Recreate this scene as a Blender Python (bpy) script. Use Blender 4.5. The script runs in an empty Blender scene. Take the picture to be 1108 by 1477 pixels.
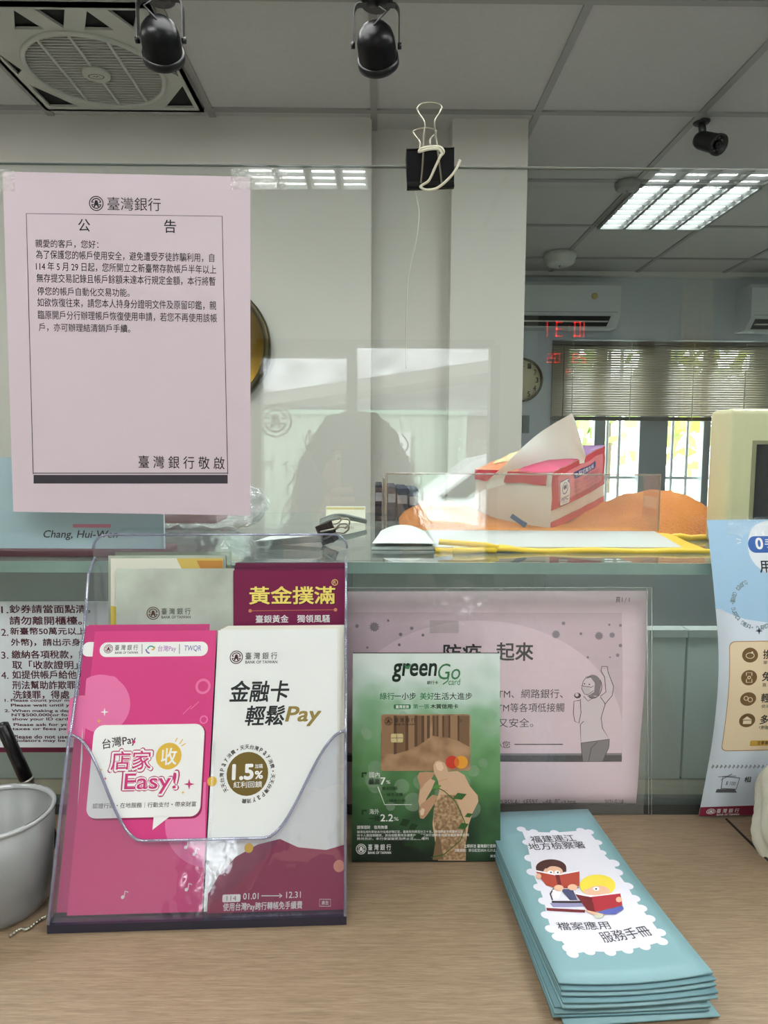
import bpy, bmesh, math, random
from mathutils import Vector, Matrix, noise
from mathutils.geometry import tessellate_polygon
random.seed(7)
SC = bpy.context.scene
COL = SC.collection
V3 = Vector
# ------------------------------------------------------------------ camera
FPX, CX, CY = 980.0, 554.0, 738.5
CAM = V3((0.0, 0.0, 1.45))
PITCH, YAW, ROLL = math.radians(-5.13), math.radians(0.53), math.radians(0.3)
FW = V3((math.sin(YAW)*math.cos(PITCH), math.cos(YAW)*math.cos(PITCH), math.sin(PITCH))).normalized()
RT0 = V3((math.cos(YAW), -math.sin(YAW), 0.0))
UP0 = RT0.cross(FW).normalized()
RT = (RT0*math.cos(ROLL) + UP0*math.sin(ROLL)).normalized()
UP = (UP0*math.cos(ROLL) - RT0*math.sin(ROLL)).normalized()
cd = bpy.data.cameras.new('camera')
cam = bpy.data.objects.new('camera', cd)
COL.objects.link(cam)
cd.sensor_fit = 'VERTICAL'
cd.sensor_height = 36.0
cd.lens = 36.0*FPX/1477.0
cd.clip_start = 0.01
cd.clip_end = 200
cam.matrix_world = Matrix(((RT.x, UP.x, -FW.x, CAM.x), (RT.y, UP.y, -FW.y, CAM.y), (RT.z, UP.z, -FW.z, CAM.z), (0, 0, 0, 1)))
SC.camera = cam
# ------------------------------------------------------------------ world, exposure, lamps' strengths
SC.view_settings.view_transform = 'Standard'
SC.view_settings.look = 'None'
SC.view_settings.gamma = 1.0
SC.view_settings.use_curve_mapping = False
SC.view_settings.exposure = 0.0
SKY_STRENGTH = 14.0
LAMP_STRENGTH = 20.0
STAFF_LAMP_STRENGTH = 7.8
wd = bpy.data.worlds.new('sky')
SC.world = wd
wd.use_nodes = True
_n = wd.node_tree.nodes
_bg = _n['Background']
_tc = _n.new('ShaderNodeTexCoord'); _sx = _n.new('ShaderNodeSeparateXYZ'); _cr = _n.new('ShaderNodeValToRGB')
wd.node_tree.links.new(_tc.outputs['Generated'], _sx.inputs[0])
wd.node_tree.links.new(_sx.outputs['Z'], _cr.inputs[0])
_cr.color_ramp.elements[0].color = (0.66, 0.66, 0.68, 1); _cr.color_ramp.elements[0].position = 0.0
_cr.color_ramp.elements[1].color = (0.98, 0.97, 1.0, 1); _cr.color_ramp.elements[1].position = 0.25
wd.node_tree.links.new(_cr.outputs[0], _bg.inputs['Color'])
_bg.inputs['Strength'].default_value = SKY_STRENGTH

def portal(name, loc, sx, sy, rot):
    l = bpy.data.lights.new(name, 'AREA'); l.shape = 'RECTANGLE'; l.size = sx; l.size_y = sy
    l.cycles.is_portal = True
    o = bpy.data.objects.new(name, l); o.location = loc; o.rotation_euler = rot; COL.objects.link(o)
# portals only steer sampling of the sky through the two window openings
portal('portal_entrance', (0.01, -2.66, 1.02), 1.26, 2.0, (math.radians(90), 0, 0))
portal('portal_window', (1.9, 4.86, 1.58), 1.5, 1.2, (math.radians(-90), 0, 0))

# ------------------------------------------------------------------ photo <-> space helpers
def ray(px, py):
    return FW + RT*((px-CX)/FPX) + UP*((CY-py)/FPX)
def W(px, py, Y):
    d = ray(px, py); return CAM + d*((Y-CAM.y)/d.y)
def G(px, py, z):
    d = ray(px, py); return CAM + d*((z-CAM.z)/d.z)
def project(p):
    d = p-CAM; k = d.dot(FW); return (CX+FPX*d.dot(RT)/k, CY-FPX*d.dot(UP)/k)
MIRROR_Y = 0.600
def VW(px, py, Y):           # a lobby point whose reflection in the screen shows at px, py (Y is negative)
    p = W(px, py, 2*MIRROR_Y-Y); return V3((p.x, Y, p.z))

# ------------------------------------------------------------------ materials
def lin(c):
    c = c/255.0
    return c/12.92 if c <= 0.04045 else ((c+0.055)/1.055)**2.4
MATS = {}
def P(name, rgb, rough=0.5, metal=0.0, nscale=0.0, namt=0.06, bump=0.0, spec=0.5, coat=0.0, stretch=(1, 1, 1), trans=0.0, sub=None):
    if name in MATS: return MATS[name]
    m = bpy.data.materials.new(name); m.use_nodes = True
    nt = m.node_tree; b = nt.nodes['Principled BSDF']
    col = (lin(rgb[0]), lin(rgb[1]), lin(rgb[2]), 1)
    b.inputs['Base Color'].default_value = col
    b.inputs['Roughness'].default_value = rough
    b.inputs['Metallic'].default_value = metal
    b.inputs['Specular IOR Level'].default_value = spec
    b.inputs['Coat Weight'].default_value = coat
    b.inputs['Coat Roughness'].default_value = 0.15
    if nscale:
        tc = nt.nodes.new('ShaderNodeTexCoord'); mp = nt.nodes.new('ShaderNodeMapping')
        mp.inputs['Scale'].default_value = stretch
        nz = nt.nodes.new('ShaderNodeTexNoise'); nz.inputs['Scale'].default_value = nscale; nz.inputs['Detail'].default_value = 5
        nt.links.new(tc.outputs['Object'], mp.inputs[0]); nt.links.new(mp.outputs[0], nz.inputs['Vector'])
        mx = nt.nodes.new('ShaderNodeMix'); mx.data_type = 'RGBA'
        mx.inputs[6].default_value = tuple(max(0, c*(1-namt*2)) for c in col[:3])+(1,)
        mx.inputs[7].default_value = tuple(min(1, c*(1+namt*2)) for c in col[:3])+(1,)
        nt.links.new(nz.outputs[0], mx.inputs[0]); nt.links.new(mx.outputs[2], b.inputs['Base Color'])
        if bump:
            bp = nt.nodes.new('ShaderNodeBump'); bp.inputs['Strength'].default_value = bump; bp.inputs['Distance'].default_value = 0.01
            nt.links.new(nz.outputs[0], bp.inputs['Height']); nt.links.new(bp.outputs[0], b.inputs['Normal'])
    MATS[name] = m
    return m
def ink(rgb):
    return P('ink_%02x%02x%02x' % tuple(int(c) for c in rgb), rgb, 0.55, spec=0.3)
def gloss(rgb):
    return P('glossprint_%02x%02x%02x' % tuple(int(c) for c in rgb), rgb, 0.42, spec=0.35)
def CLEAR(name, tint, f0=0.04, rough=0.0, milk=0.0, milkcol=(1, 1, 1), refl=(1, 1, 1), wrinkle=0.0, wscale=30.0):
    """thin clear sheet: straight transmission with a tint, plus a Fresnel-weighted mirror"""
    if name in MATS: return MATS[name]
    m = bpy.data.materials.new(name); m.use_nodes = True
    nt = m.node_tree; nt.nodes.clear()
    N = nt.nodes.new; L = nt.links.new
    out = N('ShaderNodeOutputMaterial'); tr = N('ShaderNodeBsdfTransparent'); gl = N('ShaderNodeBsdfGlossy'); mx = N('ShaderNodeMixShader')
    tr.inputs[0].default_value = tint+(1,); gl.inputs['Roughness'].default_value = rough; gl.inputs['Color'].default_value = refl+(1,)
    lw = N('ShaderNodeLayerWeight'); lw.inputs['Blend'].default_value = 0.5
    pw = N('ShaderNodeMath'); pw.operation = 'POWER'; pw.inputs[1].default_value = 5.0
    ml = N('ShaderNodeMath'); ml.operation = 'MULTIPLY_ADD'; ml.inputs[1].default_value = 1-f0; ml.inputs[2].default_value = f0
    L(lw.outputs['Facing'], pw.inputs[0]); L(pw.outputs[0], ml.inputs[0]); L(ml.outputs[0], mx.inputs[0])
    base = tr
    if milk:
        df = N('ShaderNodeBsdfDiffuse'); df.inputs[0].default_value = milkcol+(1,)
        m2 = N('ShaderNodeMixShader'); m2.inputs[0].default_value = milk
        L(tr.outputs[0], m2.inputs[1]); L(df.outputs[0], m2.inputs[2]); base = m2
    if wrinkle:
        nz = N('ShaderNodeTexNoise'); nz.inputs['Scale'].default_value = wscale; nz.inputs['Detail'].default_value = 4
        tc = N('ShaderNodeTexCoord'); L(tc.outputs['Object'], nz.inputs['Vector'])
        bp = N('ShaderNodeBump'); bp.inputs['Strength'].default_value = wrinkle; bp.inputs['Distance'].default_value = 0.01
        L(nz.outputs[0], bp.inputs['Height']); L(bp.outputs[0], gl.inputs['Normal'])
    L(base.outputs[0], mx.inputs[1]); L(gl.outputs[0], mx.inputs[2]); L(mx.outputs[0], out.inputs[0])
    MATS[name] = m
    return m
def EMIT(name, rgb, s):
    if name in MATS: return MATS[name]
    m = bpy.data.materials.new(name); m.use_nodes = True
    b = m.node_tree.nodes['Principled BSDF']
    c = (lin(rgb[0]), lin(rgb[1]), lin(rgb[2]), 1)
    b.inputs['Base Color'].default_value = c
    b.inputs['Emission Color'].default_value = c; b.inputs['Emission Strength'].default_value = s
    MATS[name] = m
    return m

# ------------------------------------------------------------------ objects
ORG = {}
def tag(o, label=None, cat=None, group=None, kind=None):
    if label: o['label'] = label
    if cat: o['category'] = cat
    if group: o['group'] = group
    if kind: o['kind'] = kind
    return o
def thing(name, loc, label, cat, group=None):
    o = bpy.data.objects.new(name, None); o.empty_display_size = 0.02
    o.location = loc; COL.objects.link(o); ORG[o.name] = V3(loc)
    return tag(o, label, cat, group)

class MB:
    """collects geometry in world coordinates; build() links it as one mesh object"""
    def __init__(s): s.v = []; s.f = []; s.m = []; s.sm = []
    def add(s, vs, fs, mi=0, smooth=False):
        o = len(s.v); s.v += [V3(v) for v in vs]
        for f in fs: s.f.append([i+o for i in f]); s.m.append(mi); s.sm.append(smooth)
        return s
    def box(s, a, b, mi=0, M=None, bev=0.0):
        x0, y0, z0 = [min(p, q) for p, q in zip(a, b)]; x1, y1, z1 = [max(p, q) for p, q in zip(a, b)]
        if bev:
            bm = bmesh.new(); bmesh.ops.create_cube(bm, size=1.0)
            for v in bm.verts: v.co = V3(((x0+x1)/2+v.co.x*(x1-x0), (y0+y1)/2+v.co.y*(y1-y0), (z0+z1)/2+v.co.z*(z1-z0)))
            bmesh.ops.bevel(bm, geom=bm.edges[:], offset=bev, segments=3, affect='EDGES', profile=0.5)
            return s.bm(bm, mi, M, True)
        vs = [V3(p) for p in ((x0, y0, z0), (x1, y0, z0), (x1, y1, z0), (x0, y1, z0), (x0, y0, z1), (x1, y0, z1), (x1, y1, z1), (x0, y1, z1))]
        if M: vs = [M @ v for v in vs]
        return s.add(vs, [(0, 3, 2, 1), (4, 5, 6, 7), (0, 1, 5, 4), (1, 2, 6, 5), (2, 3, 7, 6), (3, 0, 4, 7)], mi)
    def bm(s, bm, mi=0, M=None, smooth=False):
        bm.verts.index_update()
        vs = [(M @ v.co) if M else v.co.copy() for v in bm.verts]
        fs = [[v.index for v in f.verts] for f in bm.faces]
        bm.free(); return s.add(vs, fs, mi, smooth)
    def lathe(s, prof, n=32, mi=0, M=None, smooth=True):
        vs = []; fs = []
        for r, z in prof:
            for k in range(n):
                a = 2*math.pi*k/n; vs.append(V3((r*math.cos(a), r*math.sin(a), z)))
        for i in range(len(prof)-1):
            for k in range(n):
                fs.append((i*n+k, i*n+(k+1) % n, (i+1)*n+(k+1) % n, (i+1)*n+k))
        if M: vs = [M @ v for v in vs]
        return s.add(vs, fs, mi, smooth)
    def tube(s, pts, r, n=8, mi=0, closed=False, flat=None):
        pts = [V3(p) for p in pts]; L = len(pts); vs = []; fs = []
        prev = None
        for i, p in enumerate(pts):
            a = pts[i-1] if (i > 0 or closed) else p; b = pts[(i+1) % L] if (i < L-1 or closed) else p
            t = (b-a).normalized()
            if prev is None:
                ref = V3((0, 0, 1)) if abs(t.z) < 0.9 else V3((1, 0, 0))
                x = t.cross(ref).normalized()
            else:
                x = (prev-t*prev.dot(t)).normalized()
            prev = x; y = t.cross(x)
            rr = r[i] if isinstance(r, (list, tuple)) else r
            for k in range(n):
                an = 2*math.pi*k/n; vs.append(p+x*(rr*math.cos(an))+y*(rr*math.sin(an)))
        for i in range(L if closed else L-1):
            j = (i+1) % L
            for k in range(n): fs.append((i*n+k, i*n+(k+1) % n, j*n+(k+1) % n, j*n+k))
        if not closed: fs += [list(range(n))[::-1], [(L-1)*n+k for k in range(n)]]
        return s.add(vs, fs, mi, True)
    def prism(s, poly, fn0, fn1, mi=0, holes=()):
        """2-D outline (with holes) extruded between two maps (u,v)->point"""
        loops = [list(poly)]+[list(h) for h in holes]
        flat = [p for l in loops for p in l]
        tris = tessellate_polygon([[V3((p[0], p[1], 0)) for p in l] for l in loops])
        n = len(flat); vs = [fn0(*p) for p in flat]+[fn1(*p) for p in flat]; fs = []
        for t in tris: fs.append((t[0], t[1], t[2])); fs.append((t[2]+n, t[1]+n, t[0]+n))
        o = 0
        for l in loops:
            for k in range(len(l)): a = o+k; b = o+(k+1) % len(l); fs.append((a, b, b+n, a+n))
            o += len(l)
        return s.add(vs, fs, mi)
    def grid(s, fn, nu, nv, mi=0, smooth=True, thick=0.0, closed_u=False):
        vs = [fn(i/nu, j/nv) for j in range(nv+1) for i in range(nu+1)]; w = nu+1
        fs = [(j*w+i, j*w+i+1, (j+1)*w+i+1, (j+1)*w+i) for j in range(nv) for i in range(nu)]
        return s.add(vs, fs, mi, smooth)
    def sphere(s, c, r, mi=0, n=20, sc=(1, 1, 1), M=None):
        bm = bmesh.new(); bmesh.ops.create_uvsphere(bm, u_segments=n, v_segments=max(6, n//2), radius=1.0)
        c = V3(c)
        for v in bm.verts:
            q = V3((v.co.x*r*sc[0], v.co.y*r*sc[1], v.co.z*r*sc[2]))
            v.co = c+((M @ q) if M else q)
        return s.bm(bm, mi, None, True)
    def build(s, name, mats, parent=None, fix=True):
        me = bpy.data.meshes.new(name)
        if parent is not None: org = ORG[parent.name]
        else:
            xs = [v.x for v in s.v]; ys = [v.y for v in s.v]; zs = [v.z for v in s.v]
            org = V3(((min(xs)+max(xs))/2, (min(ys)+max(ys))/2, min(zs)))
        me.from_pydata([tuple(v-org) for v in s.v], [], s.f)
        for m in (mats if isinstance(mats, (list, tuple)) else [mats]): me.materials.append(m)
        for p, mi, sm in zip(me.polygons, s.m, s.sm): p.material_index = mi; p.use_smooth = sm
        if fix:
            bm = bmesh.new(); bm.from_mesh(me); bmesh.ops.recalc_face_normals(bm, faces=bm.faces[:]); bm.to_mesh(me); bm.free()
        me.update()
        o = bpy.data.objects.new(name, me); COL.objects.link(o)
        if parent is not None: o.parent = parent
        else: o.location = org
        ORG[o.name] = org
        return o
def boxobj(name, a, b, mat, parent=None, bev=0.0, M=None):
    return MB().box(a, b, 0, M, bev).build(name, mat, parent)
def struct(name, mb, mat):
    return tag(mb.build(name, mat), kind='structure')

# ------------------------------------------------------------------ printed sheets
class Page:
    def __init__(s, fn, w, h, flat=True, seg=(1, 1)):
        s.fn = fn; s.w = w; s.h = h; s.flat = flat; s.seg = seg
    @staticmethod
    def plane(O, U, Vv, w, h):
        O = V3(O); U = V3(U).normalized(); Vv = V3(Vv); Vv = (Vv-U*Vv.dot(U)).normalized()
        pg = Page(lambda u, v: O+U*u+Vv*v, w, h); return pg
    def nrm(s, u, v):
        e = 1e-4
        a = s.fn(u+e, v)-s.fn(u-e, v); b = s.fn(u, v+e)-s.fn(u, v-e)
        return a.cross(b).normalized()
    def at(s, u, v, z): return s.fn(u, v)+s.nrm(u, v)*z
    def inv(s, px, py):
        u, v = s.w/2, s.h/2
        for _ in range(9):
            x, y = project(s.fn(u, v)); e = 1e-4
            xu, yu = project(s.fn(u+e, v)); xv, yv = project(s.fn(u, v+e))
            a, b, c, d = (xu-x)/e, (xv-x)/e, (yu-y)/e, (yv-y)/e
            D = a*d-b*c
            if abs(D) < 1e-9: break
            rx, ry = px-x, py-y
            u += (d*rx-b*ry)/D; v += (-c*rx+a*ry)/D
        return u, v
    def scale(s, px, py):
        a = s.inv(px, py); b = s.inv(px+1, py); c = s.inv(px, py+1)
        return math.hypot(b[0]-a[0], b[1]-a[1]), math.hypot(c[0]-a[0], c[1]-a[1])
    def sheet(s, mb, t=0.0006, mi=0):
        nu, nv = s.seg
        f = [s.fn(s.w*i/nu, s.h*j/nv) for j in range(nv+1) for i in range(nu+1)]
        b = [s.at(s.w*i/nu, s.h*j/nv, -t) for j in range(nv+1) for i in range(nu+1)]
        w = nu+1; n = len(f); fs = []
        for j in range(nv):
            for i in range(nu):
                q = (j*w+i, j*w+i+1, (j+1)*w+i+1, (j+1)*w+i); fs.append(q); fs.append(tuple(k+n for k in q[::-1]))
        for i in range(nu):
            fs.append((i+1, i, i+n, i+1+n)); a = nv*w; fs.append((a+i, a+i+1, a+i+1+n, a+i+n))
        for j in range(nv):
            a, b2 = j*w, (j+1)*w; fs.append((a, b2, b2+n, a+n)); a += nu; b2 += nu; fs.append((b2, a, a+n, b2+n))
        mb.add(f+b, fs, mi, not s.flat)
        return mb

FONT_CACHE = {}
def glyphs(body, shear=0.0, space=1.0):
    k = (body, shear, space)
    if k in FONT_CACHE: return FONT_CACHE[k]
    c = bpy.data.curves.new('t', 'FONT'); c.body = body; c.resolution_u = 3; c.shear = shear; c.space_character = space
    o = bpy.data.objects.new('t', c); m = bpy.data.meshes.new_from_object(o)
    r = ([(v.co.x, v.co.y) for v in m.vertices], [list(p.vertices) for p in m.polygons])
    bpy.data.objects.remove(o); bpy.data.curves.remove(c); bpy.data.meshes.remove(m)
    FONT_CACHE[k] = r
    return r
def circ(cx, cy, r, n=28, a0=0.0, a1=2*math.pi, ry=None):
    ry = r if ry is None else ry
    return [(cx+r*math.cos(a0+(a1-a0)*k/n), cy+ry*math.sin(a0+(a1-a0)*k/n)) for k in range(n if abs(a1-a0) > 6.28 else n+1)]

class Art:
    """printing on a Page: shapes given in photo pixels (or page metres), gathered into one mesh per named part"""
    LIFT = 0.00005
    def __init__(s, page): s.pg = page; s.parts = {}; s.cur = 'printing'
    def part(s, name): s.cur = name; return s
    def _b(s): return s.parts.setdefault(s.cur, ([], [], [], []))
    def _mi(s, mat):
        b = s._b()
        if mat not in b[3]: b[3].append(mat)
        return b[3].index(mat)
    def tri(s, uv, faces, mat, z=1):
        b = s._b(); mi = s._mi(mat); o = len(b[0])
        if not s.pg.flat and mat is not None and len(uv) < 400:
            bm = bmesh.new(); vs = [bm.verts.new((p[0], p[1], 0)) for p in uv]
            for f in faces:
                try: bm.faces.new([vs[i] for i in f])
                except ValueError: pass
            for _ in range(6):
                es = [e for e in bm.edges if e.calc_length() > 0.011]
                if not es: break
                bmesh.ops.subdivide_edges(bm, edges=es, cuts=1); bmesh.ops.triangulate(bm, faces=bm.faces[:])
            bm.verts.index_update(); uv = [(v.co.x, v.co.y) for v in bm.verts]; faces = [[v.index for v in f.verts] for f in bm.faces]; bm.free()
        for p in uv: b[0].append(s.pg.at(p[0], p[1], s.LIFT*z))
        for f in faces: b[1].append([i+o for i in f]); b[2].append(mi)
    def poly_uv(s, pts, mat, z=1, holes=()):
        loops = [pts]+list(holes)
        t = tessellate_polygon([[V3((p[0], p[1], 0)) for p in l] for l in loops])
        flat = [p for l in loops for p in l]
        ff = []
        for f in t:
            a, b, c = [flat[i] for i in f]
            ff.append(f if (b[0]-a[0])*(c[1]-a[1])-(b[1]-a[1])*(c[0]-a[0]) > 0 else f[::-1])
        s.tri(flat, ff, mat, z)
    def poly(s, pts, mat, z=1, holes=()):
        s.poly_uv([s.pg.inv(*p) for p in pts], mat, z, [[s.pg.inv(*p) for p in h] for h in holes])
    def box_uv(s, x0, y0, x1, y1):
        yc = (y0+y1)/2; xc = (x0+x1)/2
        a = s.pg.inv(x0, yc); b = s.pg.inv(x1, yc); c = s.pg.inv(xc, y0); d = s.pg.inv(xc, y1)
        w = b[0]-a[0]; h = c[1]-d[1]; um = (a[0]+b[0])/2; vm = (c[1]+d[1])/2
        return um-w/2, vm-h/2, um+w/2, vm+h/2
    def rect(s, x0, y0, x1, y1, mat, z=1, r=0.0):
        u0, v0, u1, v1 = s.box_uv(x0, y0, x1, y1); s.rect_uv(u0, v0, u1, v1, mat, z, r*abs(u1-u0)/max(1e-6, abs(x1-x0)))
    def rect_uv(s, u0, v0, u1, v1, mat, z=1, r=0.0, hole=None):
        if r <= 0: pts = [(u0, v0), (u1, v0), (u1, v1), (u0, v1)]
        else:
            r = min(r, abs(u1-u0)/2, abs(v1-v0)/2); pts = []
            for cx, cy, a in ((u1-r, v1-r, 0), (u0+r, v1-r, 90), (u0+r, v0+r, 180), (u1-r, v0+r, 270)):
                pts += circ(cx, cy, r, 6, math.radians(a), math.radians(a+90))
        s.poly_uv(pts, mat, z)
    def circle(s, x, y, r, mat, z=1, inner=None, n=28):
        u, v = s.pg.inv(x, y); sx, sy = s.pg.scale(x, y)
        k = sx
        s.poly_uv(circ(u, v, r*k, n), mat, z, [circ(u, v, inner*k, n)] if inner else ())
    def line(s, pts, w, mat, z=2, closed=False):
        """a stroke of width w px along px points"""
        q = [s.pg.inv(*p) for p in pts]; k = s.pg.scale(*pts[0])[0]*w/2
        L = []; R = []
        n = len(q)
        for i in range(n):
            a = q[i-1] if (i > 0 or closed) else q[i]; b = q[(i+1) % n] if (i < n-1 or closed) else q[i]
            dx, dy = b[0]-a[0], b[1]-a[1]; d = math.hypot(dx, dy) or 1e-9
            L.append((q[i][0]-dy/d*k, q[i][1]+dx/d*k)); R.append((q[i][0]+dy/d*k, q[i][1]-dx/d*k))
        uv = L+R; fs = []
        for i in range(n if closed else n-1):
            j = (i+1) % n; fs.append((i, i+n, j+n, j))
        s.tri(uv, fs, mat, z)
    def text(s, body, x0, y0, x1, y1, mat, z=3, bold=0.0, shear=0.0, space=1.0, rot=0.0):
        u0, v0, u1, v1 = s.box_uv(x0, y0, x1, y1); s.text_uv(body, u0, v0, u1, v1, mat, z, bold, shear, space, rot)
    def text_uv(s, body, u0, v0, u1, v1, mat, z=3, bold=0.0, shear=0.0, space=1.0, rot=0.0):
        vs, fs = glyphs(body, shear, space)
        if not vs: return
        xs = [p[0] for p in vs]; ys = [p[1] for p in vs]
        ax, bx, ay, by = min(xs), max(xs), min(ys), max(ys)
        cu, cv = (u0+u1)/2, (v0+v1)/2; ca, sa = math.cos(math.radians(rot)), math.sin(math.radians(rot)); out = []
        for x, y in vs:
            p = (x-(ax+bx)/2)*(u1-u0)/max(1e-6, bx-ax); q = (y-(ay+by)/2)*(v1-v0)/max(1e-6, by-ay)
            out.append((cu+p*ca-q*sa, cv+p*sa+q*ca))
        if bold <= 0: s.tri(out, fs, mat, z); return
        k = bold*0.8*(u1-u0)/max(1e-6, bx-ax); l = bold*0.8*(v1-v0)/max(1e-6, by-ay)
        for i in range(4 if bold < 0.05 else 8):
            a = math.pi/4+math.pi/2*i if bold < 0.05 else math.pi/4*i
            s.tri([(p+k*math.cos(a), q+l*math.sin(a)) for p, q in out], fs, mat, z+0.1*i)
    def ringtext(s, body, x, y, r, size, mat, a0, a1, z=3):
        u, v = s.pg.inv(x, y); k = s.pg.scale(x, y)[0]
        n = len(body)
        for i, ch in enumerate(body):
            if ch == ' ': continue
            a = math.radians(a0+(a1-a0)*i/max(1, n-1))
            cx, cy = u+math.cos(a)*r*k, v+math.sin(a)*r*k; h = size*k/2
            w = h if ord(ch) > 255 else h*0.6
            if ch in '・.': w = h = h*0.3
            s.text_uv(ch, cx-w, cy-h, cx+w, cy+h, mat, z, 0.02, rot=math.degrees(a)-90)
    def emblem(s, x, y, r, mat, z=3):
        """the bank's round emblem: two rings, side bars and a spade-coin figure"""
        u, v = s.pg.inv(x, y); k = s.pg.scale(x, y)[0]*r
        s.poly_uv(circ(u, v, k, 32), mat, z, [circ(u, v, k*0.87, 32)])
        for a0, a1 in ((20, 160), (200, 340)):
            A = circ(u, v, k*0.72, 12, math.radians(a0), math.radians(a1)); B = circ(u, v, k*0.58, 12, math.radians(a0), math.radians(a1))
            s.poly_uv(A+B[::-1], mat, z)
        for sg in (-1, 1):
            for yy in (-0.16, 0.16):
                s.rect_uv(u+sg*k*0.34-(k*0.34 if sg < 0 else 0)*1.0, v+k*(yy-0.06), u+sg*k*0.34+(k*0.34 if sg > 0 else 0), v+k*(yy+0.06), mat, z)
        g = [(-.16, .42), (.16, .42), (.22, .2), (.3, -.12), (.36, -.48), (.16, -.48), (.1, -.26), (-.1, -.26), (-.16, -.48), (-.36, -.48), (-.3, -.12), (-.22, .2)]
        s.poly_uv([(u+a*k, v+b*k) for a, b in g], mat, z)
    def bank(s, x0, y0, x1, y1, mat, en=True, emb=None, z=3):
        if emb: s.emblem(emb[0], emb[1], emb[2], emb[3] if len(emb) > 3 else mat, z)
        h = y1-y0
        if en:
            s.text('臺 灣 銀 行', x0, y0, x1, y0+h*0.62, mat, z, bold=0.008); s.text('BANK OF TAIWAN', x0, y0+h*0.74, x1, y1, mat, z, bold=0.02)
        else: s.text('臺 灣 銀 行', x0, y0, x1, y1, mat, z, bold=0.008)
    def build(s, parent, labels=None):
        for n, (v, f, m, mats) in s.parts.items():
            me = bpy.data.meshes.new(n); org = ORG[parent.name]
            me.from_pydata([tuple(p-org) for p in v], [], f)
            for x in mats: me.materials.append(x)
            for p, i in zip(me.polygons, m): p.material_index = i
            o = bpy.data.objects.new(n, me); COL.objects.link(o); o.parent = parent; ORG[o.name] = org
            if labels and n in labels: o['label'] = labels[n]
def leaflet(name, page, mat, label, cat, group=None, t=0.0009, art=None, labels=None):
    o = page.sheet(MB(), t).build(name, mat)
    tag(o, label, cat, group)
    if art: art.build(o, labels)
    return o
# ================================================================== SETTING
CEIL = 2.645
TOP = 1.10                      # customer counter height
BACK = 4.68; PART = 2.57; LOB = -2.60
XL, XR = -2.7, 3.7
m_wall = P('wall_paint', (204, 200, 192), 0.75, nscale=3, namt=0.02)
m_wallb = P('back_wall_paint', (196, 204, 210), 0.75, nscale=3, namt=0.02)
m_lob = P('lobby_wall_paint', (190, 190, 182), 0.75, nscale=3, namt=0.03)
m_ceil = P('ceiling_board', (196, 195, 192), 0.9, nscale=60, namt=0.03, bump=0.1)
m_tbar = P('ceiling_grid', (158, 157, 153), 0.6)
m_floor = P('floor_tile', (176, 172, 162), 0.35, nscale=4, namt=0.05)
m_alu = P('window_aluminium', (150, 160, 165), 0.4, 0.3)
m_white = P('white_plastic', (222, 222, 214), 0.45)
m_black = P('black_metal', (13, 13, 16), 0.35)
m_dark = P('opening_shade_dark', (24, 25, 24), 0.8)  # near-black colour paints the shade inside openings and slots
m_steel = P('nickel_wire', (170, 165, 150), 0.28, 0.9)

struct('floor', MB().box((XL-0.1, LOB-0.1, -0.1), (XR+0.1, BACK+0.2, 0.0)), m_floor)
# ceiling: boards plus the exposed grid
TX = 0.58
xs_g = [-0.02+TX*k for k in range(-5, 8)]
ys_b = [2.517+0.6*k for k in range(-3, 4)]
ys_l = [-2.0+0.6*k for k in range(-1, 4)]
cb = MB().box((XL-0.1, LOB-0.1, CEIL+0.004), (XR+0.1, BACK+0.2, CEIL+0.16), 0)
for x in xs_g:
    if XL < x < XR: cb.box((x-0.012, LOB, CEIL-0.002), (x+0.012, BACK, CEIL+0.006), 1)
for y in ys_b+ys_l: cb.box((XL, y-0.012, CEIL-0.0025), (XR, y+0.012, CEIL+0.0055), 1)
struct('ceiling', cb, [m_ceil, m_tbar])
# side walls
struct('wall_left', MB().box((XL-0.1, LOB-0.1, 0), (XL, BACK+0.2, CEIL+0.004)), m_wall)
struct('wall_right', MB().box((XR, LOB-0.1, 0), (XR+0.1, BACK+0.2, CEIL+0.004)), m_wallb)
# partition standing behind the staff desk
pxl = W(535.5, 400, PART).x; pxr = W(650, 400, PART).x; pxe = W(757.5, 400, PART).x
struct('wall_partition', MB().box((XL, PART, 0), (pxl, PART+0.16, CEIL+0.004)), m_wall)
struct('wall_recess', MB().box((pxl, PART+0.09, 0), (pxr, PART+0.16, CEIL+0.004)), m_wall)
struct('wall_pillar', MB().box((pxr, PART, 0), (pxe, PART+0.34, CEIL+0.004)), m_wall)
# back wall with the window opening
wa = W(797, 490, BACK); wb = W(1106, 490, BACK); wz1 = wa.z; wz0 = 0.98
mb = MB()
mb.box((XL, BACK, 0), (wa.x, BACK+0.15, CEIL+0.004)); mb.box((wb.x, BACK, 0), (XR, BACK+0.15, CEIL+0.004))
mb.box((wa.x, BACK, 0), (wb.x, BACK+0.15, wz0)); mb.box((wa.x, BACK, wz1), (wb.x, BACK+0.15, CEIL+0.004))
struct('wall_back', mb, m_wallb)
mb = MB()
wy = BACK+0.05
def post(x0, x1): mb.box((x0, wy, wz0), (x1, wy+0.06, wz1))
wx = lambda px: W(px, 650, wy).x
post(wa.x, wx(818)); post(wx(857), wx(872)); post(wx(922), wx(962)); post(wx(1014), wx(1024)); post(wb.x-0.05, wb.x)
mb.box((wa.x, wy, wz0), (wb.x, wy+0.06, wz0+0.05)); mb.box((wa.x, wy, wz1-0.05), (wb.x, wy+0.06, wz1))
win = struct('window_1', mb, m_alu)
MB().box((wa.x, wy+0.028, wz0), (wb.x, wy+0.034, wz1)).build('window_pane', CLEAR('window_glass', (0.93, 0.96, 0.95)), win)
mb = MB()
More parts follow.
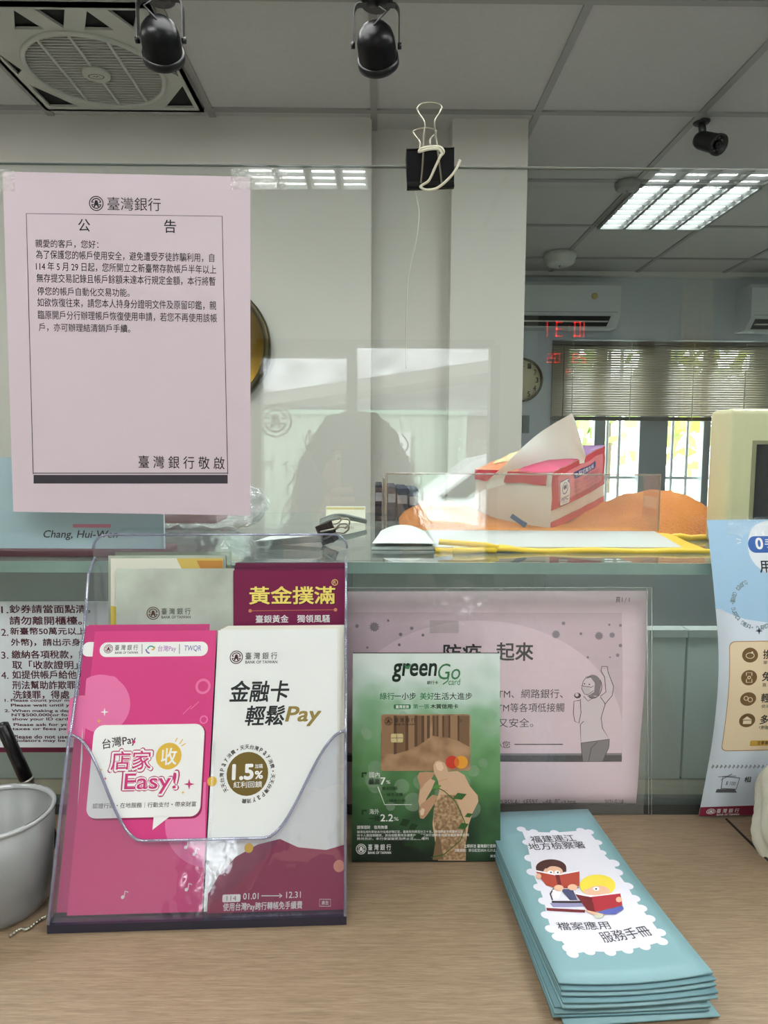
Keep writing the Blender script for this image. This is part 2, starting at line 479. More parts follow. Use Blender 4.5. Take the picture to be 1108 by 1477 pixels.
for px in (833, 882, 900, 978, 1000): mb.tube([(wx(px), wy+0.1, wz0), (wx(px), wy+0.1, wz1)], 0.012, 8)
mb.box((wa.x, wy+0.09, wz0+0.28), (wb.x, wy+0.11, wz0+0.30))
mb.build('window_grille', P('grille_steel', (176, 180, 180), 0.4, 0.4), win)
# lobby front wall with the glazed entrance
da = VW(371, 600, LOB).x; db = VW(712, 600, LOB).x; dm0 = VW(500, 600, LOB).x; dm1 = VW(515, 600, LOB).x; dz = VW(600, 498, LOB).z
mb = MB()
mb.box((XL, LOB-0.12, 0), (da, LOB, CEIL+0.004)); mb.box((db, LOB-0.12, 0), (XR, LOB, CEIL+0.004)); mb.box((da, LOB-0.12, dz), (db, LOB, CEIL+0.004))
struct('wall_front', mb, m_lob)
dz2 = VW(440, 514, LOB).z
mb = MB()
mb.box((da-0.03, LOB-0.09, 0), (da+0.02, LOB+0.01, dz)); mb.box((db-0.02, LOB-0.09, 0), (db+0.03, LOB+0.01, dz)); mb.box((dm0, LOB-0.09, 0), (dm1, LOB+0.01, dz))
mb.box((da, LOB-0.09, dz2), (dm0, LOB+0.01, dz+0.02)); mb.box((da, LOB-0.09, dz), (db, LOB+0.01, dz+0.03)); mb.box((da, LOB-0.09, 0.0), (db, LOB+0.01, 0.09))
door = struct('door_1', mb, P('door_frame_metal', (104, 106, 103), 0.4, 0.3))
MB().box((da, LOB-0.05, 0.05), (db, LOB-0.04, dz)).build('door_pane', CLEAR('door_glass', (0.95, 0.97, 0.96)), door)
# bank emblem and branch lettering on the entrance glass (facing the room as the screen mirrors it)
ec = VW(397, 607, LOB-0.03)
pg = Page.plane(V3((0, LOB-0.036, 0)), (1, 0, 0), (0, 0, 1), 1, 1)
ar = Art(pg).part('decal_print'); ek = VW(421, 607, LOB-0.03).x-ec.x; gm = ink((22, 28, 26))
u, v = ec.x, ec.z
_inv = pg.inv; _scl = pg.scale
pg.inv = lambda a, b: (u, v); pg.scale = lambda a, b: (1.0, 1.0)
ar.emblem(0, 0, ek, gm)
tx0 = VW(372, 672, LOB-0.03).x; tz0 = VW(380, 681, LOB-0.03).z; tz1 = VW(380, 664, LOB-0.03).z; tx1 = VW(470, 672, LOB-0.03).x
ar.text_uv('行 分 司', tx1, tz0, tx0, tz1, gm)
ar.build(door)
tag(MB().box((-14, -30, -0.12), (14, LOB-0.12, -0.02)).build('street_ground', P('asphalt', (120, 120, 118), 0.9, nscale=8)), kind='structure')
tag(MB().box((-14, BACK+0.15, -0.12), (14, 30, -0.02)).build('yard_ground', P('yard_concrete', (200, 200, 190), 0.9, nscale=5)), kind='structure')

# ================================================================== CUSTOMER COUNTER AND SCREENS
def wood(name, a, b, rough=0.45):
    m = bpy.data.materials.new(name); m.use_nodes = True; nt = m.node_tree; bs = nt.nodes['Principled BSDF']; N = nt.nodes.new; L = nt.links.new
    tc = N('ShaderNodeTexCoord'); mp = N('ShaderNodeMapping'); mp.inputs['Scale'].default_value = (16, 210, 16); L(tc.outputs['Object'], mp.inputs[0])
    n1 = N('ShaderNodeTexNoise'); n1.inputs['Scale'].default_value = 2.2; n1.inputs['Detail'].default_value = 7; n1.inputs['Roughness'].default_value = 0.62; n1.inputs['Distortion'].default_value = 0.6; L(mp.outputs[0], n1.inputs['Vector'])
    cr = N('ShaderNodeValToRGB'); L(n1.outputs[0], cr.inputs[0])
    cr.color_ramp.elements[0].position = 0.30; cr.color_ramp.elements[1].position = 0.68
    cr.color_ramp.elements[0].color = tuple(lin(c) for c in a)+(1,); cr.color_ramp.elements[1].color = tuple(lin(c) for c in b)+(1,)
    mp2 = N('ShaderNodeMapping'); mp2.inputs['Scale'].default_value = (70, 1100, 70); L(tc.outputs['Object'], mp2.inputs[0])
    n2 = N('ShaderNodeTexNoise'); n2.inputs['Scale'].default_value = 1.5; n2.inputs['Detail'].default_value = 3; L(mp2.outputs[0], n2.inputs['Vector'])
    mx = N('ShaderNodeMix'); mx.data_type = 'RGBA'; mx.blend_type = 'MULTIPLY'; mx.inputs[0].default_value = 0.45
    c2 = N('ShaderNodeValToRGB'); L(n2.outputs[0], c2.inputs[0]); c2.color_ramp.elements[0].position = 0.3; c2.color_ramp.elements[1].position = 0.6
    c2.color_ramp.elements[0].color = (0.55, 0.5, 0.45, 1)
    L(cr.outputs[0], mx.inputs[6]); L(c2.outputs[0], mx.inputs[7]); L(mx.outputs[2], bs.inputs['Base Color']); bs.inputs['Roughness'].default_value = rough
    bp = N('ShaderNodeBump'); bp.inputs['Strength'].default_value = 0.08; bp.inputs['Distance'].default_value = 0.002; L(n2.outputs[0], bp.inputs['Height']); L(bp.outputs[0], bs.inputs['Normal'])
    MATS[name] = m; return m
m_oak = wood('oak_laminate', (128, 107, 84), (156, 134, 109))
m_body = P('counter_front', (120, 118, 108), 0.6, nscale=4)
cnt = thing('service_counter', (0.2, 0.45, 0), 'long bank service counter with a pale oak laminate top under the glass screens', 'counter')
boxobj('worktop', (-1.6, 0.17, TOP-0.035), (2.2, 0.70, TOP), m_oak, cnt, 0.004)
boxobj('counter_front', (-1.58, 0.24, 0), (2.18, 0.68, TOP-0.035), m_body, cnt)
# a dark joint in the laminate beside the white bag
a = G(1048, 1182, TOP); b = G(1112, 1245, TOP)
MB().tube([a+V3((0, 0, 0.0002)), b+V3((0, 0, 0.0002))], 0.0012, 6).build('laminate_joint', P('joint_dark', (40, 30, 25), 0.8), cnt)

SHF = 1.352; LG = 0.634
m_glassg = CLEAR('tinted_screen_glass', (0.82, 0.86, 0.84), 0.04, milk=0.09, milkcol=(0.52, 0.60, 0.57))
m_edge = P('glass_edge_green', (128, 154, 146), 0.15, spec=0.8, nscale=30, namt=0.1)
m_clip = P('screen_fixing', (150, 155, 150), 0.3, 0.8)
lg = thing('glass_screen', (0.2, LG, TOP), 'low green tinted glass panel standing on the counter under the glass shelf', 'glass screen')
MB().box((-1.5, LG, TOP), (2.1, LG+0.008, SHF-0.011)).build('glass_panel', m_glassg, lg)
MB().box((-1.5, LG-0.006, TOP), (2.1, LG+0.014, TOP+0.010)).build('base_channel', P('channel_dark', (46, 48, 46), 0.5), lg)
sh = thing('glass_shelf', (0.2, 0.78, SHF-0.010), 'long greenish glass shelf lying on the low glass panel, crowded with papers and bags', 'shelf')
MB().box((-1.5, 0.5955, SHF-0.010), (2.1, 1.08, SHF)).build('shelf_glass', CLEAR('shelf_glass', (0.78, 0.83, 0.81), 0.04, milk=0.16, milkcol=(0.44, 0.50, 0.47)), sh)
MB().box((-1.5, 0.5935, SHF-0.010), (2.1, 0.5955, SHF)).build('polished_edge', m_edge, sh)
for x in (-1.3, -0.55, 0.62, 1.7): boxobj('shelf_clamp', (x-0.03, LG-0.012, SHF-0.035), (x+0.03, LG+0.02, SHF-0.011), m_clip, lg, 0.002)
zt = W(560, 239.5, 0.600).z
ac = thing('acrylic_screen', (0.2, 0.603, SHF), 'tall clear acrylic screen standing on the glass shelf edge, pink notice taped on it', 'acrylic screen')
MB().box((-1.5, 0.600, SHF), (2.1, 0.605, zt)).build('acrylic_panel', CLEAR('clear_acrylic', (0.948, 0.975, 0.962), 0.043), ac)
MB().box((-1.5, 0.600, zt), (2.1, 0.605, zt+0.0006)).build('top_edge', P('acrylic_edge', (150, 156, 152), 0.3, spec=0.5), ac)

# ================================================================== CEILING FITTINGS
# ventilating fan panel in one ceiling tile
fx0, fx1, fy0, fy1 = -1.165, -0.615, 1.93, 2.503
fcx, fcy, fr = (fx0+fx1)/2, 2.255, 0.205
fan = thing('ceiling_fan', (fcx, fcy, CEIL), 'square white ceiling ventilating fan with a round slatted grille and open triangular corners', 'ceiling fan')
m_fan = P('fan_white', (186, 187, 178), 0.45)
zf = CEIL-0.016
boxobj('housing', (fx0+0.01, fy0+0.01, CEIL-0.004), (fx1-0.01, fy1-0.01, CEIL-0.001), m_dark, fan)
mb = MB()
q = 0.012
def tri2(a, b, c, sh=0.012):
    cx, cy = (a[0]+b[0]+c[0])/3, (a[1]+b[1]+c[1])/3
    return [(p[0]+(cx-p[0])*0.16, p[1]+(cy-p[1])*0.16) for p in (a, b, c)]
holes = [circ(fcx, fcy, fr-0.004, 40)]
yb0, yb1 = fy0+0.015, fcy-fr-0.006
n = 5
for k in range(n):
    x0 = fx0+0.03+(fx1-fx0-0.06)*k/n; x1 = fx0+0.03+(fx1-fx0-0.06)*(k+1)/n
    holes.append(tri2((x0, yb0), (x1, yb0), ((x0+x1)/2, yb1)) if k % 2 == 0 else tri2((x0, yb1), ((x0+x1)/2, yb0), (x1, yb1)))
for sx in (-1, 1):
    xe = fx0+0.02 if sx < 0 else fx1-0.02; xi = xe-sx*0.12
    holes.append(tri2((xe, fy1-0.02), (xe, fy1-0.19), (xi, fy1-0.02))); holes.append(tri2((xe, fy1-0.22), (xe, fy1-0.36), (xe-sx*0.03, fy1-0.25)))
mb.prism([(fx0, fy0), (fx1, fy0), (fx1, fy1), (fx0, fy1)], lambda u, v: V3((u, v, zf)), lambda u, v: V3((u, v, zf+0.008)), 0, holes)
for s_ in ((fx0, fy0, fx1, fy0+q), (fx0, fy1-q, fx1, fy1), (fx0, fy0, fx0+q, fy1), (fx1-q, fy0, fx1, fy1)): mb.box((s_[0], s_[1], zf), (s_[2], s_[3], CEIL))
mb.build('fan_panel', m_fan, fan)
mb = MB(); mb.tube([V3((x, y, zf-0.002)) for x, y in circ(fcx, fcy, fr, 48)], 0.008, 10, closed=True); mb.build('grille_ring', m_fan, fan)
mb = MB()
for k in range(-13, 14):
    yy = k*0.0148; hw = math.sqrt(max(0, (fr-0.006)**2-yy**2))
    if hw > 0.02: mb.box((fcx-hw, fcy+yy-0.0022, zf-0.002), (fcx+hw, fcy+yy+0.0022, zf+0.003))
mb.build('grille_slats', m_fan, fan)
mb = MB()
for xx in (-0.1, 0.0, 0.1):
    hw = math.sqrt(fr**2-xx**2); mb.box((fcx+xx-0.004, fcy-hw, zf-0.004), (fcx+xx+0.004, fcy+hw, zf+0.002))
mb.build('grille_ribs', m_fan, fan)
mb = MB(); mb.lathe([(0.001, -0.012), (0.034, -0.012), (0.042, -0.009), (0.042, 0.002), (0.001, 0.002)], 28, 0, Matrix.Translation((fcx, fcy, zf-0.001)))
mb.build('hub', m_fan, fan)
pgf = Page.plane((fcx-0.05, fcy-0.05, zf-0.0132), (1, 0, 0), (0, 1, 0), 0.1, 0.1)
arf = Art(Page(lambda u, v: V3((fcx+u, fcy-v, zf-0.0132)), 0.1, 0.1)).part('badge')
gf = ink((70, 70, 64)); arf.poly_uv(circ(0, 0, 0.025, 30, ry=0.015), gf, 1, [circ(0, 0, 0.022, 30, ry=0.012)]); arf.poly_uv([(-0.014, -0.004), (-0.004, 0.005), (0.0, -0.001), (0.005, 0.005), (0.014, -0.004), (0.004, 0.001), (0.0, -0.005), (-0.004, 0.001)], gf, 2)
arf.build(fan)
mb = MB()
for k in range(4):
    a = math.radians(90*k+20); M = Matrix.Translation((fcx, fcy, CEIL-0.0055)) @ Matrix.Rotation(a, 4, 'Z')
    mb.box((0.03, -0.045, -0.001), (0.18, 0.045, 0.001), 0, M)
mb.build('blade', P('fan_blade', (84, 84, 78), 0.5), fan)

# black track spotlights hanging by U brackets
track = thing('lighting_track', (-0.3, 1.72, CEIL-0.03), 'black ceiling track running above the pair of black spotlights', 'lighting track')
boxobj('track_rail', (-1.3, 1.70, CEIL-0.032), (0.9, 1.74, CEIL-0.002), m_black, track)
m_can = P('spot_black', (7, 7, 10), 0.33, spec=0.3)
def spot(px, py, label, tilt):
    c = W(px, py, 1.72); r = 0.056
    t = thing('track_spotlight', (c.x, c.y, c.z), label, 'spotlight', 'track spotlights')
    M = Matrix.Translation(c) @ Matrix.Rotation(math.radians(tilt[0]), 4, 'X') @ Matrix.Rotation(math.radians(tilt[1]), 4, 'Y')
    MB().lathe([(0.001, 0.056), (0.018, 0.055), (0.034, 0.048), (0.046, 0.034), (0.0515, 0.014), (0.053, -0.02), (0.053, -0.034)], 40, 0, M @ Matrix.Scale(0.88, 4)).build('lamp_housing', m_can, t)
    MB().lathe([(0.053, -0.031), (0.057, -0.032), (0.0575, -0.052), (0.054, -0.055), (0.046, -0.053), (0.044, -0.044), (0.002, -0.030)], 40, 0, M @ Matrix.Scale(0.88, 4)).build('lamp_rim', m_black, t)
    mb = MB(); zt_ = 0.098
    arc = [V3((-0.054, 0, 0)), V3((-0.054, 0, 0.07))]+[V3((-0.040-0.014*math.cos(a), 0, 0.07+0.022*math.sin(a))) for a in [k*math.pi/10 for k in range(1, 6)]]
    pts = arc+[V3((-p.x, p.y, p.z)) for p in arc[::-1]]
    for p, p2 in zip(pts[:-1], pts[1:]):
        d = (p2-p).normalized(); nn = V3((-d.z, 0, d.x))*0.0013; w_ = V3((0, 0.010, 0))
        vs = [M.translation+q_ for q_ in (p-nn-w_, p+nn-w_, p+nn+w_, p-nn+w_, p2-nn-w_, p2+nn-w_, p2+nn+w_, p2-nn+w_)]
        mb.add(vs, [(0, 1, 2, 3), (4, 7, 6, 5), (0, 4, 5, 1), (1, 5, 6, 2), (2, 6, 7, 3), (3, 7, 4, 0)])
    mb.build('bracket', m_black, t)
    for sx in (-1, 1):
        MB().lathe([(0.001, 0), (0.0075, 0), (0.0075, 0.009), (0.001, 0.009)], 16, 0, Matrix.Translation(c+V3((sx*0.051, 0, 0))) @ Matrix.Rotation(sx*math.pi/2, 4, 'Y')).build('pivot_knob', m_black, t)
    top = c.z+0.088
    MB().lathe([(0.001, 0), (0.036, 0.004), (0.041, 0.02), (0.041, 0.055), (0.047, 0.06), (0.047, 0.10), (0.02, 0.105), (0.02, CEIL-0.034-top+0.003), (0.001, CEIL-0.034-top+0.003)], 32, 0, Matrix.Translation((c.x, c.y, top))).build('track_adapter', m_black, t)
    cp = M @ V3((0, 0, 0.049))
    MB().tube([cp+V3((0, 0, -0.003)), cp+V3((-0.008*tilt[2], 0, 0.008)), cp+V3((-0.03*tilt[2], 0, 0.030)), cp+V3((-0.012*tilt[2], 0, 0.04))], 0.0022, 8).build('lamp_cord', m_black, t)
spot(232, 58, 'black track spotlight hanging in front of the square ceiling fan', (64, 6, 1))
spot(543, 66, 'black track spotlight hanging nearer the black binder clip, away from the fan', (64, -7, -1))

# bullet camera
cc = G(1012, 176, CEIL)
cv = thing('security_camera', (cc.x, cc.y, CEIL), 'small dark bullet security camera screwed to a ceiling grid bar', 'camera')
m_cam = P('camera_grey', (40, 42, 40), 0.45)
MB().lathe([(0.001, -0.006), (0.026, -0.006), (0.03, -0.001), (0.03, 0.0), (0.001, 0.0)], 24, 0, Matrix.Translation(cc)).build('mounting_base', m_cam, cv)
MB().tube([cc, cc+V3((0.003, -0.01, -0.05))], 0.013, 14).build('arm', P('camera_chrome', (90, 92, 95), 0.3, 0.7), cv)
cM = Matrix.Translation(cc+V3((0.012, -0.03, -0.082))) @ V3((0.30, -0.75, -0.48)).to_track_quat('Z', 'Y').to_matrix().to_4x4()
MB().lathe([(0.001, -0.05), (0.026, -0.048), (0.031, -0.03), (0.033, 0.045), (0.036, 0.05), (0.036, 0.062), (0.031, 0.062), (0.030, 0.045), (0.001, 0.045)], 28, 0, cM).build('camera_body', m_cam, cv)
MB().lathe([(0.012, 0.044), (0.014, 0.058), (0.009, 0.060), (0.001, 0.056)], 20, 0, cM).build('lens', P('lens_black', (4, 4, 6), 0.05), cv)
mb = MB()
for k in range(8):
    a = k*math.pi/4; mb.lathe([(0.001, 0.051), (0.0035, 0.050), (0.004, 0.044)], 8, 0, cM @ Matrix.Translation((0.021*math.cos(a), 0.021*math.sin(a), 0)))
mb.build('infrared_studs', P('stud_grey', (120, 120, 120), 0.2), cv)

# louvred ceiling lights
m_tube = EMIT('lamp_tube', (250, 252, 251), LAMP_STRENGTH)
m_tube_staff = EMIT('staff_lamp_tube', (250, 252, 250), STAFF_LAMP_STRENGTH)
m_louv = P('louvre_white', (128, 132, 132), 0.35, 0.3)
def troffer(x0, x1, y0, y1, label, group=None, ncol=4, nrow=8, tube=None, dep=0.022, opal=False):
    t = thing('ceiling_light', ((x0+x1)/2, (y0+y1)/2, CEIL), label, 'ceiling light', group)
    mb = MB(); w = 0.012; zb = CEIL-0.004
    for s_ in ((x0, y0, x1, y0+w), (x0, y1-w, x1, y1), (x0, y0, x0+w, y1), (x1-w, y0, x1, y1)): mb.box((s_[0], s_[1], zb), (s_[2], s_[3], CEIL+0.003))
    mb.build('light_frame', m_white, t)
    if opal:
        MB().box((x0+w, y0+w, CEIL-0.0035), (x1-w, y1-w, CEIL+0.0035)).build('diffuser', tube or m_tube, t); return
    mb = MB(); step = (x1-x0-2*w)/ncol
    for k in range(ncol): 
        xc = x0+w+step*(k+0.5); mb.box((xc-step*0.36, y0+w, CEIL-0.0012), (xc+step*0.36, y1-w, CEIL+0.0035))
    mb.build('lamp_panel', tube or m_tube, t)
    mb = MB(); zl = CEIL-dep
    for k in range(ncol+1):
        xc = x0+w+step*k; mb.prism([(-0.008, 0), (0.008, 0), (0.002, 1), (-0.002, 1)], lambda u, v: V3((xc+u, y0+w, zl+v*(dep-0.002))), lambda u, v: V3((xc+u, y1-w, zl+v*(dep-0.002))))
    for j in range(nrow+1):
        yc = y0+w+(y1-y0-2*w)*j/nrow; mb.box((x0+w, yc-0.0015, zl), (x1-w, yc+0.0015, CEIL-0.002))
    mb.build('louvre', m_louv, t)
troffer(1.146, 1.714, 3.123, 3.711, 'bright square louvred ceiling light over the staff area, seen through the acrylic', tube=m_tube_staff)
troffer(-0.59, -0.03, -1.99, -1.41, 'square louvred ceiling light over the lobby, mirrored beside the pink notice', 'lobby ceiling lights')
troffer(1.15, 1.71, -1.99, -1.41, 'square louvred ceiling light over the lobby, mirrored above the bright staff light', 'lobby ceiling lights')
for x in (-1.75, -0.59, 0.57, 1.73):  # added row out of view, brightens the counter and leaflets
    troffer(x, x+0.56, -0.79, -0.21, 'added square louvred light, out of view over the lobby, brightening the counter', 'added lobby fill lights', dep=0.011)
for x in (-1.17, 0.57):  # added pair above the frame, lifts the boards behind the low glass
    troffer(x, x+0.56, 0.73, 1.29, 'added square opal light, out of view, brightening the staff desk boards', 'added desk fill lights', opal=True)
for x in (-1.75, -0.59, 0.57):  # added row above the frame, brightens the partition walls
    troffer(x, x+0.56, 1.325, 1.885, 'added square opal light, out of view, brightening the cream partition', 'added partition fill lights', tube=m_tube_staff, opal=True)
# smoke detector and round vents on the ceiling
def dome(px, py, r, h, label, name='smoke_detector', mat=m_white):
    c = G(px, py, CEIL)
    t = thing(name, (c.x, c.y, CEIL), label, 'smoke detector')
    MB().lathe([(0.001, 0.0), (r, 0.0), (r*1.02, -h*0.35), (r*0.97, -h*0.45)], 32, 0, Matrix.Translation(c)).build('detector_base', mat, t)
    MB().lathe([(r*0.97, -h*0.45), (r*0.9, -h*0.8), (r*0.7, -h), (0.001, -h)], 32, 0, Matrix.Translation(c)).build('detector_cover', mat, t)
    MB().lathe([(0.001, -h-0.01), (0.004, -h-0.008), (0.006, -h+0.002)], 12, 0, Matrix.Translation(c)).build('indicator', m_clip, t)
dome(808, 366, 0.095, 0.07, 'round white smoke detector on the far ceiling above the air conditioner')
dome(905, 263, 0.055, 0.035, 'small round ceiling detector beside the bright louvred light', mat=P('detector_grey', (150, 150, 146), 0.5))
# ================================================================== BACK WALL THINGS
def aircon(xl, xr, zb, zt2, label):
    d = 0.20; y1 = BACK; y0 = BACK-d
    t = thing('air_conditioner', ((xl+xr)/2, BACK, zb), label, 'air conditioner', 'wall air conditioners')
    prof = [(y1, zb), (y1, zt2), (y0+0.03, zt2), (y0, zt2-0.03), (y0, zb+0.07), (y0+0.07, zb)]
    mb = MB(); mb.prism(prof, lambda u, v: V3((xl, u, v)), lambda u, v: V3((xr, u, v))); mb.build('casing', P('aircon_white', (212, 216, 218), 0.4), t)
    MB().add([V3((xl+0.03, y0+0.004, zb+0.062)), V3((xr-0.06, y0+0.004, zb+0.062)), V3((xr-0.07, y0+0.058, zb+0.006)), V3((xl+0.03, y0+0.058, zb+0.006))], [(0, 1, 2, 3)]).build('air_outlet', m_dark, t, False)
    MB().box((xl+0.04, y0+0.012, zb+0.028), (xr-0.075, y0+0.034, zb+0.034)).build('louvre_flap', m_white, t)
    MB().box((xl+0.02, y0-0.002, zb+0.085), (xr-0.02, y0, zb+0.088)).build('panel_seam', P('seam_grey', (140, 144, 146), 0.6), t)
    return t, y0
a0 = W(897, 405, BACK-0.2); a1 = W(897, 470, BACK-0.2)
t, y0 = aircon(a0.x-0.86, a0.x, a1.z, a0.z, 'white wall air conditioner high beside the pillar, above the blind')
ys = W(858, 427, y0); MB().lathe([(0.001, 0), (0.022, 0), (0.022, 0.002), (0.001, 0.002)], 20, 0, Matrix.Translation((ys.x, y0, ys.z)) @ Matrix.Rotation(math.pi/2, 4, 'X')).build('energy_sticker', ink((196, 180, 110)), t)
b0 = W(1086, 408, BACK-0.2); b1 = W(1086, 474, BACK-0.2)
aircon(b0.x, b0.x+0.8, b1.z, b0.z, 'white wall air conditioner high at the far end of the window wall')
# conduit between the two air conditioners
z_ = W(900, 398, BACK).z
tag(MB().box((W(757, 400, BACK).x-0.2, BACK-0.05, z_-0.012), (XR, BACK, z_+0.02)).build('wall_trunking', m_white), 'white cable trunking running along the top of the window wall', 'cable trunking')
# blind
bl0 = W(798, 493, BACK-0.03); bl1 = W(1106, 607, BACK-0.03)
bt = thing('venetian_blind', ((bl0.x+bl1.x)/2, BACK-0.03, bl1.z), 'wide beige venetian blind half lowered over the staff window', 'blind')
boxobj('headrail', (bl0.x, BACK-0.05, bl0.z-0.022), (bl1.x, BACK-0.012, bl0.z), P('headrail_dark', (92, 88, 78), 0.5), bt)
mb = MB(); ns = 30; zz0 = bl0.z-0.028; zz1 = bl1.z+0.035
for k in range(ns):
    z = zz0+(zz1-zz0)*k/(ns-1)
    mb.prism([(-0.0125, 0.0085), (0, 0.002), (0.0125, -0.0085), (0.0125, -0.0097), (0, 0.0008), (-0.0125, 0.0073)], lambda u, v: V3((bl0.x, BACK-0.032-u, z+v)), lambda u, v: V3((bl1.x, BACK-0.032-u, z+v)))
mb.build('slats', P('blind_slat', (176, 168, 148), 0.5), bt)
boxobj('bottom_rail', (bl0.x, BACK-0.048, bl1.z-0.005), (bl1.x, BACK-0.016, bl1.z+0.022), P('rail_brown', (70, 66, 56), 0.5), bt)
for px in (826, 910, 1000, 1075):
    x = W(px, 550, BACK-0.05).x; MB().tube([(x, BACK-0.051, bl0.z-0.01), (x, BACK-0.051, bl1.z)], 0.002, 6).build('ladder_cord', P('cord_pale', (210, 205, 190), 0.7), bt)
x = W(813, 550, BACK-0.06).x; MB().tube([(x, BACK-0.058, bl0.z-0.02), (x, BACK-0.058, bl1.z-0.02)], 0.003, 6).build('tilt_wand', P('wand', (120, 118, 108), 0.4), bt)
# clock
ck = W(752, 548, BACK-0.02); cr = 0.148
ct = thing('wall_clock', (ck.x, BACK, ck.z), 'round cream wall clock half hidden behind the pillar edge', 'clock')
RX = Matrix.Rotation(math.pi/2, 4, 'X')
MB().lathe([(0.001, 0.0), (cr-0.012, 0.0), (cr-0.012, 0.014), (0.001, 0.014)], 40, 0, Matrix.Translation((ck.x, BACK, ck.z)) @ RX).build('clock_face', P('clock_cream', (206, 198, 158), 0.5), ct)
MB().lathe([(cr-0.014, 0.0), (cr, 0.0), (cr, 0.024), (cr-0.007, 0.028), (cr-0.014, 0.022), (cr-0.014, 0.0)], 40, 0, Matrix.Translation((ck.x, BACK, ck.z)) @ RX).build('clock_rim', P('clock_bronze', (92, 86, 66), 0.35, 0.5), ct)
pg = Page(lambda u, v: V3((ck.x+u, BACK-0.0142, ck.z+v)), 0.3, 0.3); ar = Art(pg).part('dial_lettering'); km = ink((50, 46, 36))
for h in range(1, 13):
    a = math.radians(90-30*h); x = 0.108*math.cos(a); y = 0.108*math.sin(a); w = 0.009*len(str(h)); ar.text_uv(str(h), x-w, y-0.017, x+w, y+0.017, km, 2, 0.03)
ar.build(ct)
ar = Art(pg).part('clock_hand')
for a, l, w in ((90-30*10.5, 0.06, 0.005), (90-6*31, 0.09, 0.0035)):
    ca, sa = math.cos(math.radians(a)), math.sin(math.radians(a)); ar.poly_uv([(-sa*w, ca*w), (sa*w, -ca*w), (ca*l, sa*l)], km, 6)
ar.build(ct)
# switch plate under the clock
sp = W(757, 612, BACK); tag(MB().box((sp.x-0.02, BACK-0.012, sp.z-0.06), (sp.x+0.03, BACK, sp.z+0.06), 0, None, 0.003).build('wall_box', P('switch_grey', (120, 128, 132), 0.5)), 'small grey box on the window wall below the clock', 'wall box')
# gold dish ornament behind the notice
gc = W(300, 498, PART-0.03)
gd = thing('gold_plaque', (gc.x, PART, gc.z), 'round polished gold plaque on the cream partition, mostly hidden behind the pink notice', 'plaque')
m_gold = P('polished_gold', (190, 150, 60), 0.12, 1.0)
gr = W(390, 498, PART-0.03).x-gc.x
MB().lathe([(0.001, 0.020), (gr*0.55, 0.024), (gr*0.9, 0.034)], 48, 0, Matrix.Translation((gc.x, PART, gc.z)) @ RX).build('plaque_dish', m_gold, gd)
MB().lathe([(gr*0.9, 0.034), (gr*0.93, 0.044), (gr, 0.04), (gr, 0.0), (0.001, 0.0)], 48, 0, Matrix.Translation((gc.x, PART, gc.z)) @ RX).build('plaque_rim', P('dark_brass', (70, 62, 36), 0.3, 0.8), gd)
# low grey cabinet along the partition, staff desk and teal desk screen
cbn = thing('darkening_cabinet', (-0.4, PART-0.26, 0), 'long low grey cabinet added against the partition, darkening the view below the shelf', 'cabinet')  # added to cover the bright wall and darken the zone under the shelf
m_cab = P('cabinet_grey', (112, 118, 114), 0.5)
boxobj('cabinet_body', (-1.9, PART-0.42, 0), (pxe, PART-0.02, 1.17), m_cab, cbn, 0.004)
for k in range(4):
    x0 = -1.88+k*0.6; d_ = boxobj('cabinet_door', (x0, PART-0.434, 0.06), (x0+0.58, PART-0.42, 1.15), P('cabinet_door', (104, 110, 106), 0.5), cbn, 0.003)
    boxobj('door_handle', (x0+0.5, PART-0.448, 0.52), (x0+0.515, PART-0.434, 0.66), m_clip, d_)
DESK = 0.80
dk = thing('staff_desk', (0.2, 1.0, 0), 'brown staff desk with a teal screen board behind the tinted glass', 'desk')
boxobj('desk_top', (-1.6, 0.72, DESK-0.03), (2.2, 1.34, DESK), wood('desk_brown', (78, 64, 50), (104, 88, 70)), dk, 0.003)
m_teal = P('teal_board', (212, 224, 222), 0.6, nscale=5, namt=0.03)
tz = W(950, 908, 1.30).z
xs_t = [-1.5, W(752, 1000, 1.3).x-0.72, W(752, 1000, 1.3).x, W(988, 1000, 1.3).x, 1.3, 2.1]
for i in range(5):
    o = boxobj('screen_board', (xs_t[i]+0.002, 1.30, DESK), (xs_t[i+1]-0.002, 1.325, tz-0.015), m_teal, dk, 0.002)
    boxobj('board_cap', (xs_t[i]+0.001, 1.296, tz-0.015), (xs_t[i+1]-0.001, 1.329, tz), P('teal_cap', (206, 216, 214), 0.5), o)
for x in (-1.5, 0.2, 2.1): boxobj('desk_leg', (x-0.03, 0.76, 0), (x+0.03, 1.30, DESK-0.03), m_cab, dk)
# ================================================================== SHEETS ON THE SCREENS
DK = ink((34, 30, 36))
def sheet_on_plane(Y, tl, tr, bl):
    """a flat sheet hung in the vertical plane at depth Y, from three of its corners"""
    A, B, C_ = W(tl[0], tl[1], Y), W(tr[0], tr[1], Y), W(bl[0], bl[1], Y)
    U = (B-A).normalized(); Vv = V3((-U.z, 0, U.x)) if True else None
    h = (A-C_).dot(Vv); w = (B-A).length
    return Page.plane(A-Vv*h, U, Vv, w, h)
m_tape = CLEAR('clear_tape', (0.97, 0.97, 0.96), 0.045, milk=0.03, wrinkle=0.3, wscale=220)
